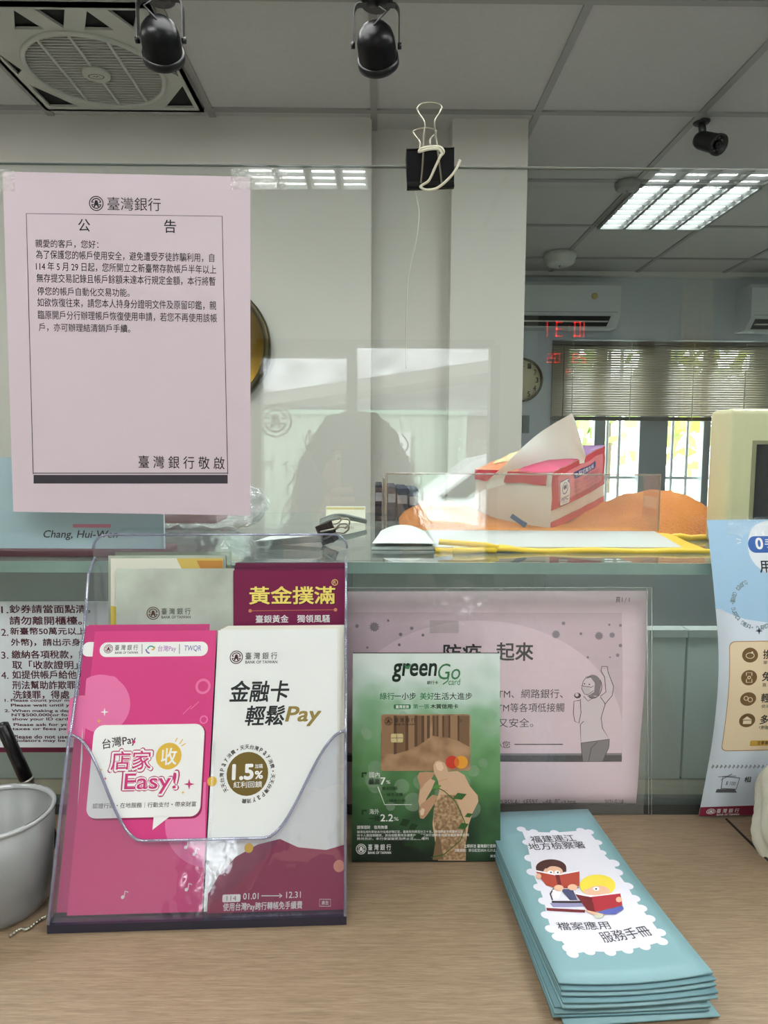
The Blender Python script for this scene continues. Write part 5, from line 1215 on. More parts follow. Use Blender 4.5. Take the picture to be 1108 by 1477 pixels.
# lower binder clip clasping a fan of slips
def smooth(pts, n=6):
    out = []
    for i in range(len(pts)-1):
        for k in range(n): out.append(cr_(pts[max(0, i-1)], pts[i], pts[i+1], pts[min(len(pts)-1, i+2)], k/n))
    return out+[pts[-1]]
def binder_clip(M, w, h, d, label, hs=1.0, wires=None):
    t = thing('binder_clip', tuple(M.translation), label, 'binder clip')
    mb = MB()
    mb.prism([(-d/2, h), (d/2, h), (0.0011, 0), (-0.0011, 0)], lambda u, v: M @ V3((-w/2, u, v)), lambda u, v: M @ V3((w/2, u, v)))
    for sy in (-1, 1):
        mb.tube([M @ V3((-w/2, sy*0.0020, 0)), M @ V3((w/2, sy*0.0020, 0))], 0.0016, 8)
        mb.tube([M @ V3((-w/2, sy*d/2, h)), M @ V3((w/2, sy*d/2, h))], 0.0008, 6)
    mb.build('clip_body', P('clip_black', (6, 5, 9), 0.45, spec=0.2), t)
    for sy, lean_, k in ((-1, 0.0, 1.0), (1, 0.35, 0.72)):
        if wires: MB().tube(smooth([W(x, y, Y) for x, y, Y in wires[0 if sy < 0 else 1]], 5), 0.0008, 8).build('wire_handle', m_steel, t); continue
        hw, top = w*0.16, h+0.052*hs*k
        q = [(-0.20*w, 0.004), (-0.16*w, h*0.9), (-0.11*w, h+0.018*hs*k), (-0.25*w, h+0.036*hs*k), (-0.235*w, top-0.006), (-0.12*w, top), (0.12*w, top), (0.235*w, top-0.006), (0.25*w, h+0.036*hs*k), (0.11*w, h+0.018*hs*k), (0.16*w, h*0.9), (0.20*w, 0.004)]
        pts = []
        for (x, z) in q:
            y = sy*(0.003+(d/2-0.002)*min(1, z/h)+0.0012)
            if z > h: y = sy*(d/2+0.001)+sy*lean_*(z-h)
            pts.append(M @ V3((x+(0.0 if sy < 0 else -0.003), y, z)))
        sm = []
        for i in range(len(pts)-1):
            a_, b_, c_, d_ = pts[max(0, i-1)], pts[i], pts[i+1], pts[min(len(pts)-1, i+2)]
            for s_ in range(5): sm.append(cr_(a_, b_, c_, d_, s_/5))
        sm.append(pts[-1]); MB().tube(sm, 0.0009, 8).build('wire_handle', m_steel, t)
    return t
c1 = W(621, 270, 0.6025); c2 = W(621, 222, 0.6025); cw_ = (W(655, 246, 0.6025)-W(587, 246, 0.6025)).length
binder_clip(Matrix.Translation(c1) @ Matrix.Rotation(math.radians(-2.5), 4, 'Y'), cw_, (c2-c1).length, 0.020, 'black binder clip with tall wire handles gripping the top edge of the acrylic screen', wires=(
    [(607, 264, 0.5995), (609, 245, 0.595), (610.5, 222, 0.590), (611.5, 200, 0.589), (612.5, 178, 0.588), (603.5, 163, 0.588), (602.5, 156, 0.588), (609, 149.5, 0.588), (620, 148, 0.588), (631, 149.5, 0.588), (637, 155, 0.588), (635, 162, 0.588), (627.5, 175, 0.588), (628.5, 195, 0.589), (632, 222, 0.590), (635, 245, 0.595), (637, 264, 0.5995)],
    [(605.5, 218, 0.614), (605.5, 205, 0.616), (597, 193, 0.618), (599, 188, 0.618), (611, 184.8, 0.618), (624, 186, 0.618), (629, 191, 0.618), (621, 201, 0.616), (622, 218, 0.614)]))
# cotton string tied round the handles, with a loose tail
mb = MB()
def sp_(*pts): return [W(x, y, Y) for x, y, Y in pts]
mb.tube(smooth(sp_((603, 222, 0.598), (607, 215, 0.588), (620, 212, 0.587), (634, 212, 0.588), (640, 219, 0.590), (634, 224, 0.5935), (618, 217, 0.604), (606, 219, 0.600))), 0.0011, 8)
mb.tube(smooth(sp_((605, 219, 0.589), (618, 215.5, 0.586), (632, 215, 0.587), (637, 222, 0.588), (634, 228, 0.5885), (627, 243, 0.592), (619, 260, 0.5955), (609, 267, 0.598), (607, 270, 0.5978), (616, 274, 0.5965), (631, 271, 0.595), (647, 258, 0.592), (658, 244, 0.590), (664, 231, 0.590))), 0.0011, 8)
tag(mb.build('cotton_string', P('string_cotton', (224, 220, 200), 0.9)), 'white cotton string knotted round the binder clip on the screen top', 'string')
mb = MB(); mb.tube(smooth([W(598, 272, 0.6085)+V3((0, 0.0025, 0.004)), W(600, 283, 0.6085), W(603, 296, 0.6085), W(605, 309, 0.6085), W(601, 345, 0.6085), W(592, 385, 0.6085), W(588, 410, 0.6085), W(586, 470, 0.6085), W(586, 532, 0.6085)]), 0.00055, 6)
tag(mb.build('hanging_thread', P('thread_grey', (200, 200, 190), 0.8)), 'thin pale thread hanging from the binder clip down behind the acrylic', 'thread')

lc = W(463, 786, 0.70); lc.z = S0+0.0105
Mc = Matrix.Translation(lc) @ Matrix.Rotation(math.radians(68), 4, 'Y') @ Matrix.Rotation(math.radians(20), 4, 'X')
binder_clip(Mc, 0.021, 0.014, 0.012, 'small black binder clip lying on the glass shelf, gripping paper slips', hs=0.42)
mb = MB()
for k in range(7):
    a = math.radians(180+(k-3)*3.2); u_ = V3((math.cos(a), math.sin(a)*0.9-0.14, -0.05)); v_ = V3((0.25, 1, 0)).normalized()
    o_ = lc+V3((0.003, 0, -0.006+k*0.0012))-v_*0.012
    vs = [o_, o_+v_*0.026, o_+v_*0.034+u_*0.062, o_-v_*0.008+u_*0.062]
    for p in vs: p.z = max(p.z, S0+0.0008+k*0.0011)
    mb.add(vs+[p+V3((0, 0, 0.0005)) for p in vs], [(0, 1, 2, 3), (7, 6, 5, 4), (0, 4, 5, 1), (1, 5, 6, 2), (2, 6, 7, 3), (3, 7, 4, 0)])
tag(mb.build('paper_slip_bundle', P('slip_white', (222, 224, 220), 0.7)), 'fan of white paper slips held in the small binder clip on the shelf', 'paper slips', kind='stuff')

# folded desk card
a0 = W(470, 752, 0.93); a1 = W(527, 752, 0.93); zt4 = W(500, 731, 0.93).z
dc = thing('desk_card', tuple((a0+a1)/2), 'small cream folded card standing on the glass shelf before the cream partition', 'card')
mb = MB(); mb.prism([(0, S0), (0.001, S0), (0.013, zt4-0.001), (0.025, S0), (0.026, S0), (0.0135, zt4), (0.0125, zt4)], lambda u, v: V3((a0.x, 0.925+u, v)), lambda u, v: V3((a1.x, 0.925+u, v))); mb.build('folded_card', P('card_cream', (224, 224, 206), 0.6), dc)
pg = Page(lambda u, v: V3((a0.x+u, 0.925+0.0125*min(1, v/(zt4-S0)), S0+v)), a1.x-a0.x, zt4-S0); ar = Art(pg).part('card_print'); ar.rect(471, 732, 526, 735, gloss((196, 190, 130)), 2); ar.text('預約', 478, 742, 487, 747, gloss((90, 110, 140)), 2); ar.text('30-31', 500, 744, 510, 748, gloss((80, 90, 110)), 2, 0.02); ar.build(dc)
mp = W(497, 756, 0.90)
MBp = MB()
for k, (dx_, rr) in enumerate(((0, -0.5), (0.004, -0.3), (0.009, 0.1))): MBp.tube(smooth([V3((mp.x-0.03, 0.865+dx_*2, S0+0.004+k*0.002)), V3((mp.x-0.005, 0.87, S0+0.012+k*0.002)), V3((mp.x+0.03, 0.876, S0+0.006+k*0.001))]), 0.0022, 8)
tag(MBp.build('cable_bundle', P('cable_grey', (130, 138, 134), 0.5)), 'loose grey cable loops lying on the shelf in front of the folded card', 'cable')

# blue folders standing at the back of the shelf
for i, (px, px2, ty, colr) in enumerate(((541, 551, 700, (24, 30, 48)), (552.5, 556.5, 690, (140, 128, 112)), (559, 571, 702, (30, 38, 70)), (573, 588, 704, (26, 34, 64)), (590, 604, 706, (34, 44, 80)))):
    x0 = W(px, 740, 0.95).x; x1 = W(px2, 740, 0.95).x; zt5 = W(px, ty, 0.95).z
    t = MB().box((x0, 0.95, S0), (x1, 1.06, zt5), 0, None, 0.001).build('document_folder', P('folder_%d' % i, colr, 0.45))
    tag(t, ('black-blue document folder standing next to the cream partition edge', 'thin tan document folder standing between the dark blue ones', 'dark blue document folder standing next to the thin tan folder', 'dark blue document folder fourth in the row, partly above the orange bag', 'dark blue document folder last in the row, behind the orange bag')[i], 'folder', 'folders on the glass shelf')
    MB().box((x0+0.0006, 0.9492, zt5-0.022), (x1-0.0006, 0.95, zt5-0.010)).build('spine_label', P('spine_pale', (150, 156, 168), 0.6), t) if i != 1 else None

# orange mesh bag with yellow binding lying flat under everything
ox0 = W(578, 760, 0.86).x; ox1 = W(1014, 745, 0.86).x
def orange_h(a, b):
    e = min(1, min(a, 1-a)*9, min(b, 1-b)*5)
    lo = min(1.0, abs(a-0.47)/0.30)**2
    return 0.003+(0.004+0.029*lo)*math.sqrt(max(0, e))*(0.75+0.5*noise.noise(V3((a*4, b*3, 1))))+0.0025*noise.noise(V3((a*17, b*12, 5)))
def ob(a, b): return V3((ox0+(ox1-ox0)*a, 0.762+0.26*b-0.012*math.sin(a*3), S0+0.001+orange_h(a, b)*(0.85+0.55*a)))
ob_t = thing('mesh_bag', ((ox0+ox1)/2, 0.86, S0), 'orange mesh bag with yellow binding lying flat on the glass shelf under the tissue pack', 'bag')
m_or = P('orange_mesh', (208, 122, 30), 0.5, nscale=520, namt=0.16, bump=0.5); m_yl = P('yellow_binding', (232, 190, 40), 0.5, nscale=60, namt=0.04)
mb = MB(); mb.grid(ob, 60, 24); mb.grid(lambda a, b: V3((ob(a, b).x, ob(a, b).y, S0+0.0012)), 60, 24); mb.build('bag_panel', m_or, ob_t)
mb = MB(); mb.tube([ob(k/60, 0.0)+V3((0, -0.002, -0.002)) for k in range(61)], 0.0035, 8); mb.tube([ob(1.0, k/20)+V3((0, 0, 0)) for k in range(21)], 0.0035, 8); mb.build('yellow_edge', m_yl, ob_t)
def strap(y, z, x0, x1, w): return MB().box((x0, y, z), (x1, y+w, z+0.003), 0, None, 0.0012)
fx0_ = W(626, 790, 0.675).x; fx1_ = W(1012, 780, 0.675).x
mb = MB()
fs_ = lambda a, b: V3((fx0_+(fx1_-fx0_)*a, 0.655+0.10*b, S0+0.0020+0.0055*b+0.002*noise.noise(V3((a*6, b*2, 9)))))
mb.grid(fs_, 40, 8); mb.tube([fs_(k/40, 0) for k in range(41)], 0.0024, 8); mb.build('folded_flap', m_yl, ob_t)
mb = MB(); mb.tube([V3((W(652, 795, 0.66).x+(W(712, 795, 0.66).x-W(652, 795, 0.66).x)*k/12, 0.648-0.003*math.sin(k*0.5), S0+0.0032)) for k in range(13)]+[V3((W(716, 795, 0.66).x, 0.650, S0+0.005)), V3((W(700, 795, 0.66).x, 0.652, S0+0.0075)), V3((W(632, 795, 0.66).x, 0.654, S0+0.0105))], 0.0028, 8); mb.build('yellow_strap', m_yl, ob_t)

# clear acrylic sign holder lying over the bag
hx0 = W(621, 780, 0.70).x; hx1a = W(985, 789, 0.668).x; hz = S0+0.0125
sh_ = thing('sign_holder', ((hx0+hx1a)/2, 0.72, S0), 'clear acrylic box holder on a white slab, in front of the tissue pack', 'sign holder')
m_slab = P('slab_white', (198, 203, 202), 0.3)
A1, A2, A3, A4 = W(536, 790, 0.668), W(985, 785, 0.672), W(944, 764, 0.745), W(586, 762, 0.745)
zlo = 1.3645
mb = MB(); pts = [V3((p.x, p.y, 0)) for p in (A1, A2, A3, A4)]
zs_ = [W(700, 789, 0.668).z]*2+[W(700, 765, 0.745).z]*2
mb.add([V3((p.x, p.y, z-0.003)) for p, z in zip(pts, zs_)]+[V3((p.x, p.y, z)) for p, z in zip(pts, zs_)], [(0, 3, 2, 1), (4, 5, 6, 7), (0, 1, 5, 4), (1, 2, 6, 5), (2, 3, 7, 6), (3, 0, 4, 7)])
mb.build('white_slab', m_slab, sh_)
m_hold = CLEAR('holder_acrylic', (0.95, 0.95, 0.94), 0.055, milk=0.03); m_he = CLEAR('holder_edge', (0.78, 0.70, 0.66), 0.1, milk=0.35, milkcol=(0.62, 0.5, 0.46))
h0 = W(555, 765, 0.745); h1 = W(950, 765, 0.745); ht = W(750, 684, 0.745).z; hb = zs_[2]
boxobj('front_panel', (h0.x, 0.744, hb), (h1.x, 0.747, ht), m_hold, sh_)
boxobj('side_panel', (h0.x, 0.747, hb), (h0.x+0.003, 0.785, ht), m_hold, sh_); boxobj('side_panel', (h1.x-0.003, 0.747, hb), (h1.x, 0.785, ht), m_hold, sh_)
mb = MB(); mb.tube([(h0.x, 0.7455, hb), (h0.x, 0.7455, ht), (h1.x, 0.7455, ht), (h1.x, 0.7455, hb)], 0.0012, 6); mb.build('panel_edges', m_he, sh_)
cl0 = W(739, 744, 0.7435); cl1 = W(757, 758, 0.7435)
mb = MB(); Mk = Matrix.Translation((cl0+cl1)/2) @ Matrix.Rotation(math.radians(34), 4, 'Y'); mb.box((-0.0095, -0.002, -0.0026), (0.0095, 0.002, 0.0026), 0, Mk); mb.box((0.006, -0.0026, -0.003), (0.0092, 0.0, 0.003), 0, Mk)
tag(mb.build('sliding_clip', P('clip_slate', (84, 94, 122), 0.35, 0.2)), 'tiny slate blue clip stuck on the front of the acrylic holder', 'clip')
# curled white paper at the holder's end
pcx0, pcx1 = W(537, 792, 0.672).x, W(626, 792, 0.672).x
pc = MB(); pc.grid(lambda a, b: V3((pcx0+(pcx1-pcx0)*(a*(1-0.25*b)+0.14*b), 0.664+0.05*b, S0+0.0075+0.009*b**1.5*(1-(2*a-1)**2*0.75)+0.004*b)), 16, 12); pc.grid(lambda a, b: V3((pcx0+(pcx1-pcx0)*a, 0.664+0.03*b, S0+0.003+0.004*(1-b))), 16, 4)
tag(pc.build('curled_paper', P('paper_greywhite', (212, 216, 212), 0.6), None, False), 'curled white sheet of paper at the end of the acrylic holder', 'paper')

# tissue pack
T0 = V3((0.206, 0.805, S0+0.0045)); e1 = V3((0.625, 0.78, 0.13)); e2 = V3((-0.78, 0.625, 0.03)); L1, L2, H1 = 0.172, 0.104, 0.068
tp = thing('tissue_pack', tuple(T0+e1*0.08+e2*0.05), 'soft pack of tissues in red and pink film, one sheet pulled out', 'tissue pack')
def tsurf(a, b, c):
    """a along, b across, c up, each 0..1, softly bulged"""
    bul = 0.006*math.sin(math.pi*a)*math.sin(math.pi*c)
    p = T0+e1*(L1*a)+e2*(L2*b)
    hh = (H1+0.012*a)+0.010*math.sin(math.pi*min(1, max(0, a)))*math.sin(math.pi*b)**0.8*c
    p = p+V3((0, 0, hh*c))
    p = p-e2*(0.004*math.sin(math.pi*a)*math.sin(math.pi*c)*(1-2*b))-e1*(0.004*math.sin(math.pi*b)*math.sin(math.pi*c)*(1-2*a))
    return p+V3((noise.noise(p*60)*0.0014, 0, noise.noise(p*50+V3((4, 4, 4)))*0.0018*c))
m_tw = P('tissue_block', (226, 222, 214), 0.55, spec=0.6, nscale=30, namt=0.02); m_tr = P('film_red', (204, 58, 72), 0.25, nscale=18, namt=0.1, spec=0.7); m_tp = P('film_pink', (232, 130, 140), 0.25, spec=0.7, nscale=20, namt=0.05); m_to = P('film_orange', (236, 150, 110), 0.25, spec=0.7, nscale=20, namt=0.1)
mb = MB()
mb.grid(lambda a, b: tsurf(a, 0, b), 20, 10); mb.grid(lambda a, b: tsurf(0, 1-a, b), 14, 10); mb.grid(lambda a, b: tsurf(1, a, b), 14, 10); mb.grid(lambda a, b: tsurf(1-a, 1, b), 20, 10); mb.grid(lambda a, b: tsurf(a, 1-b, 0), 10, 10)
mb.build('tissue_block', m_tw, tp)
MB().grid(lambda a, b: tsurf(a, b, 1.0), 30, 20, 0).build('top_film', m_to, tp)
def side(u0, v0, u1, v1, mat, name, lift=0.0006, n=14):
    MB().grid(lambda a, b: tsurf(u0+(u1-u0)*a, 0, v0+(v1-v0)*b)-e2*lift, n, 6).build(name, mat, tp, False)
side(0, 0.34, 1.0, 1.0, m_tr, 'red_film'); side(0, 0.0, 1.0, 0.14, m_tr, 'red_stripe')
side(0.10, 0.44, 0.93, 0.90, m_tp, 'pink_panel', 0.0009)
MB().grid(lambda a, b: tsurf(0.0+0.5*a, 0.0+0.42*b, 1.0)+V3((0, 0, 0.0006)), 14, 8).build('magenta_film', P('film_magenta', (214, 64, 116), 0.25, spec=0.7), tp, False)
MB().grid(lambda a, b: tsurf(0.5+0.5*a, 0.0+0.4*b, 1.0)+V3((0, 0, 0.0006)), 14, 8).build('purple_film', P('film_purple', (140, 90, 150), 0.25, spec=0.7), tp, False)
MB().grid(lambda a, b: tsurf(0.16+0.4*a, 0.42+0.5*b, 1.0)+V3((0, 0, 0.0007)), 14, 8).build('cream_film', P('film_cream', (236, 222, 170), 0.25, spec=0.7), tp, False)
MB().grid(lambda a, b: tsurf(-0.004, 0.05+0.95*a, 0.80+0.2*b)-e1*0.0006, 14, 4).build('red_fold', m_tr, tp, False)
pgs = Page(lambda u, v: tsurf(u/L1, 0, v/H1)-e2*0.0012, L1, H1, False); ar = Art(pgs).part('printed_film'); nv = gloss((44, 44, 120)); wf = gloss((240, 236, 236)); rdk2 = gloss((150, 40, 60))
ar.rect_uv(0.020, 0.024, 0.046, 0.054, nv, 1, 0.002); ar.rect_uv(0.0208, 0.0248, 0.0452, 0.0532, wf, 2, 0.002)
ar.poly_uv(circ(0.033, 0.044, 0.0075, 22), nv, 3, [circ(0.033, 0.044, 0.0062, 22)]); ar.poly_uv(circ(0.031, 0.045, 0.002, 12, ry=0.003), nv, 3); ar.poly_uv(circ(0.035, 0.045, 0.002, 12, ry=0.003), nv, 3)
ar.text_uv('PEFC', 0.024, 0.029, 0.042, 0.0335, nv, 3, 0.03); ar.text_uv('PEFC/04-31', 0.026, 0.0262, 0.040, 0.0278, nv, 3)
ar.rect_uv(0.058, 0.049, 0.132, 0.0565, nv, 1, 0.003); ar.text_uv('抽取式衛生紙', 0.064, 0.0505, 0.124, 0.0552, wf, 3, 0.01)
for k in range(4): ar.text_uv(('品名：抽取式柔軟面紙', '成分：百分之百純原生紙漿', '規格：一百抽乘十包', '使用方法：輕抽即可使用')[k], 0.058, 0.0425-k*0.0052, 0.145-0.008*(k % 2), 0.0462-k*0.0052, rdk2, 3)
ar.build(tp)
pgt = Page(lambda u, v: tsurf(0.12+u/L1, 0.30+v/L2, 1.0)+V3((0, 0, 0.0014)), 0.08, 0.06, False); ar = Art(pgt).part('brand_lettering'); ar.text_uv('百 IT 情', 0.0, 0.012, 0.062, 0.034, nv, 2, 0.03, 0.2); ar.build(tp)
# the pulled sheet
pk = [W(702, 694, 0.838), W(842, 656, 0.872), W(823, 596, 0.862)]
def tis(a, b):
    base = pk[0].lerp(pk[1], a)
    if a < 0.84: k_ = a/0.84; top_ = pk[0].lerp(pk[2], k_)+V3((0, 0, 0.007))*math.sin(math.pi*k_)
    else: top_ = pk[2].lerp(pk[1], (a-0.84)/0.16)
    p = base.lerp(top_, b)
    return p+V3((0, 0.006*math.sin(a*9+b*3)*b-0.004, -0.010*(1-b)))
MB().grid(tis, 24, 14).build('pulled_sheet', P('tissue_white', (236, 236, 232), 0.9), tp, False)

# ================================================================== LOBBY (seen mirrored in the screen)
L0 = VW(786, 488, LOB+0.03); L1_ = VW(852, 461, LOB+0.03)
lk_ = thing('led_clock', ((L0.x+L1_.x)/2, LOB, L0.z-0.10), 'black wall clock with glowing red LED digits on the lobby wall', 'LED clock')
boxobj('clock_case', (L0.x-0.03, LOB, L0.z-0.22), (L1_.x+0.12, LOB+0.03, L1_.z+0.04), P('case_grey', (66, 66, 64), 0.4), lk_)
m_led = EMIT('led_red', (255, 40, 40), 5.0)
pg = Page(lambda u, v: V3((L1_.x-u, LOB+0.0302, L0.z+v)), 1, 1); ar = Art(pg).part('led_digits'); lw_ = L1_.x-L0.x; lh = L1_.z-L0.z
SEG = {'0': 'abcdef', '1': 'bc', '2': 'abged', '3': 'abgcd', '5': 'afgcd', '7': 'abc', '9': 'abcdfg', '4': 'fgbc', '6': 'afgedc', '8': 'abcdefg'}
def digits(s_, u0, v0, w, h):
    for i, ch_ in enumerate(s_):
        x = u0+i*w*1.35; t_ = h*0.09
        for sg in SEG.get(ch_, ''):
            r_ = {'a': (x, v0+h-t_, x+w, v0+h), 'd': (x, v0, x+w, v0+t_), 'g': (x, v0+h/2-t_/2, x+w, v0+h/2+t_/2), 'f': (x, v0+h/2, x+t_, v0+h), 'e': (x, v0, x+t_, v0+h/2), 'b': (x+w-t_, v0+h/2, x+w, v0+h), 'c': (x+w-t_, v0, x+w, v0+h/2)}[sg]
            ar.rect_uv(*r_, m_led, 2)
        if ch_ == ':':
            for vv in (0.3, 0.65): ar.rect_uv(x+w*0.3, v0+h*vv, x+w*0.45, v0+h*(vv+0.1), m_led, 2)
digits('10:31', 0.0, 0.01, lw_*0.15, lh*0.8); digits('29', 0.02, -0.13, 0.03, 0.05); digits('05', 0.16, -0.13, 0.03, 0.05); digits('4', 0.10, -0.20, 0.025, 0.04)
ar.build(lk_)
# bright poster and curtain on the lobby wall
q0 = VW(894, 528, LOB+0.005); q1 = VW(962, 470, LOB+0.005)
wp = thing('lobby_poster', ((q0.x+q1.x)/2, LOB, q0.z), 'pale printed poster on the lobby wall near the LED clock', 'poster')
boxobj('poster_sheet', (q0.x, LOB, q0.z), (q1.x, LOB+0.004, q1.z), P('poster_white', (226, 228, 220), 0.5), wp)
boxobj('poster_picture', (q0.x+0.1, LOB+0.004, q0.z+0.06), (q0.x+0.19, LOB+0.005, q0.z+0.15), P('poster_brown', (110, 84, 66), 0.5), wp)
c0 = VW(974, 605, LOB+0.02).x; c1_ = VW(1018, 605, LOB+0.02).x; cz1 = VW(990, 330, LOB+0.02).z
def curtain(x0, x1, label, colr, nm):
    t = thing('curtain', ((x0+x1)/2, LOB+0.04, 0.3), label, 'curtain', 'lobby curtains')
    MB().grid(lambda a, b: V3((x0+(x1-x0)*a, LOB+0.05+0.02*math.sin(a*22), 0.3+(cz1-0.3)*b)), 60, 2).build('curtain_cloth', P(nm, colr, 0.8), t)
    MB().tube([(x0-0.05, LOB+0.05, cz1+0.01), (x1+0.05, LOB+0.05, cz1+0.01)], 0.012, 10).build('curtain_rod', m_steel, t)
curtain(c0, c1_, 'cream curtain hanging on the lobby wall beyond the LED clock', (222, 206, 160), 'curtain_cream')
curtain(c1_+0.2, c1_+0.75, 'pale grey curtain hanging on the lobby wall, farther from the door', (188, 188, 180), 'curtain_grey')

# ================================================================== STREET OUTSIDE THE ENTRANCE
def vx(px, Y): return VW(px, 600, Y).x
YT = -10.0
tz0_ = VW(560, 572, YT).z; tz1_ = 7.5
tb = thing('tarpaulin_scaffold', (0, YT, 0), 'building front wrapped in wrinkled white tarpaulin across the street', 'building')
MB().grid(lambda a, b: (lambda p: p+V3((0, 0.22*noise.noise(p*0.9)+0.20*noise.noise(p*2.2)+0.07*noise.noise(p*5), 0)))(V3((-6+12*a, YT, tz0_-0.3+(tz1_-tz0_)*b))), 150, 80).build('tarpaulin', P('tarp_white', (206, 208, 212), 0.6, nscale=1.4, namt=0.12), tb)  # colour noise: stains plus darker folds standing in for wrinkle shade
boxobj('building_wall', (-6, YT-0.5, 0), (6, YT-0.3, tz1_), P('plaster_grey', (168, 162, 152), 0.8, nscale=1), tb)
e0 = VW(425, 590, YT+1.0); e1_ = VW(712, 548, YT+1.0)
mb = MB(); d_ = (e1_-e0).normalized(); A0 = e0-d_*3; A1_ = e1_+d_*2
mb.add([A0, A1_, A1_+V3((0, -0.9, 0.25)), A0+V3((0, -0.9, 0.25)), A0+V3((0, 0, 0.12)), A1_+V3((0, 0, 0.12)), A1_+V3((0, -0.9, 0.4)), A0+V3((0, -0.9, 0.4))], [(0, 1, 2, 3), (7, 6, 5, 4), (0, 4, 5, 1), (1, 5, 6, 2), (2, 6, 7, 3), (3, 7, 4, 0)]); mb.build('eave', P('eave_grey', (110, 108, 102), 0.8), tb)
YF = -8.2
fz = VW(600, 592, YF).z
fe = thing('corrugated_fence', (0, YF, 0), 'pale green corrugated metal fence across the street', 'fence')
MB().grid(lambda a, b: V3((-5+a*(vx(674, YF)+5), YF+0.03*math.sin(a*(vx(674, YF)+5)*40), fz*b)), 260, 1).build('fence_panel', P('fence_green', (170, 190, 174), 0.6), fe)
boxobj('fence_rail', (-5, YF+0.03, fz-0.06), (vx(674, YF), YF+0.07, fz), P('rail_green', (150, 184, 164), 0.5), fe)
boxobj('fence_gate', (vx(566, YF), YF+0.03, 0), (vx(592, YF), YF+0.06, VW(580, 624, YF).z), P('gate_white', (214, 216, 214), 0.5), fe)
def car(cx_, cy_, ln_, label, yaw_, nm, colr):
    t = thing('car', (cx_, cy_, 0), label, 'car', 'cars outside the entrance')
    M = Matrix.Translation((cx_, cy_, 0)) @ Matrix.Rotation(yaw_, 4, 'Z')
    cp_ = P(nm, colr, 0.25, coat=0.5); h = ln_/2
    body = [(-h, 0.28), (-h, 0.62), (-h+0.12, 0.78), (-h+0.95, 0.92), (h-0.55, 0.95), (h-0.05, 0.80), (h, 0.55), (h, 0.28)]
    o = MB().prism(body, lambda u, v: M @ V3((u, -0.80, v)), lambda u, v: M @ V3((u, 0.80, v))).build('car_body', cp_, t)
    md = o.modifiers.new('bevel', 'BEVEL'); md.width = 0.06; md.segments = 3
    cab = [(-h+0.9, 0.90), (-h+1.5, 1.36), (-h+1.8, 1.43), (h-1.1, 1.43), (h-0.85, 1.36), (h-0.5, 0.92)]
    MB().prism(cab, lambda u, v: M @ V3((u, -0.66+0.18*max(0, v-1.0), v)), lambda u, v: M @ V3((u, 0.66-0.18*max(0, v-1.0), v))).build('car_roof', cp_, t)
    g_ = P('car_glass', (26, 34, 38), 0.08)
    for sy in (-1, 1):
        MB().add([M @ V3((u, sy*(0.672-0.18*max(0, v-1.0)), v)) for u, v in ((-h+1.15, 0.96), (-h+1.62, 1.32), (h-1.05, 1.32), (h-0.75, 0.96))], [(0, 1, 2, 3)]).build('side_window', g_, t, False)
        for ux in (-h+0.75, h-0.75):
            w_ = MB().lathe([(0.001, -0.1), (0.18, -0.1), (0.31, -0.09), (0.31, 0.09), (0.18, 0.1), (0.001, 0.1)], 28, 0, M @ Matrix.Translation((ux, sy*0.74, 0.31)) @ Matrix.Rotation(math.pi/2, 4, 'X')).build('wheel', P('tyre_black', (24, 24, 26), 0.7), t)
            MB().lathe([(0.001, -0.108), (0.17, -0.106), (0.19, -0.098)], 20, 0, M @ Matrix.Translation((ux, sy*0.74, 0.31)) @ Matrix.Rotation(sy*math.pi/2, 4, 'X')).build('hubcap', m_steel, w_)
    MB().add([M @ V3((-h+0.93+0.02, y, 0.93)) for y in (-0.58, 0.58)]+[M @ V3((-h+1.49, y, 1.34)) for y in (0.52, -0.52)], [(0, 1, 2, 3)]).build('windscreen', g_, t, False)
    for sy in (-1, 1): MB().box((-h-0.01, sy*0.6-0.14, 0.60), (-h+0.08, sy*0.6+0.14, 0.72), 0, M).build('headlamp', P('lamp_clear', (220, 224, 228), 0.1), t)
car(vx(690, -6.4)+0.5, -6.4, 4.2, 'white car parked along the green fence outside the entrance', 0.04, 'car_white', (236, 238, 238))
car(vx(700, -4.6)+0.9, -4.6, 3.9, 'white car nearest the entrance door, parked outside', 0.0, 'car_pearl', (228, 232, 236))
# trees behind the staff window
def tree(x, y, h, r, label, seed, colr):
    t = thing('tree', (x, y, 0), label, 'tree', 'trees behind the staff window')
    MB().tube([(x, y, 0), (x+0.05, y, h*0.35), (x, y, h*0.62)], [0.14, 0.11, 0.07], 10).build('trunk', P('bark', (96, 84, 66), 0.9), t)
    rnd = random.Random(seed); mb = MB()
    for k in range(420):
        a = rnd.uniform(0, 2*math.pi); q = rnd.uniform(-1, 1); rr = r*(rnd.uniform(0.35, 1))**0.6
        c = V3((x+rr*math.cos(a)*math.sqrt(1-q*q), y+rr*math.sin(a)*math.sqrt(1-q*q), h*0.66+rr*q*1.05)); d = V3((rnd.uniform(-1, 1), rnd.uniform(-1, 1), rnd.uniform(-1, 1))).normalized()*0.16; e = d.cross(V3((rnd.uniform(-1, 1), 1, 0.3))).normalized()*0.09
        mb.add([c-d, c+e, c+d, c-e], [(0, 1, 2, 3)])
    mb.build('foliage', P('leaf_%d' % seed, colr, 0.7), t, False)
tree(1.3, 9.0, 4.2, 1.5, 'leafy green tree behind the narrow pane of the staff window', 1, (128, 150, 84)); tree(3.2, 9.8, 4.4, 1.7, 'pale green tree behind the middle panes of the staff window', 2, (150, 170, 100)); tree(5.0, 9.2, 4.0, 1.6, 'yellow-green tree behind the far pane of the staff window', 3, (170, 178, 96))
tag(MB().box((-1, 8.2, -0.1), (8, 8.35, 0.95), 0, None, 0.02).build('garden_wall', P('garden_wall_pale', (206, 206, 198), 0.8)), 'low pale garden wall outside the staff window', 'wall')

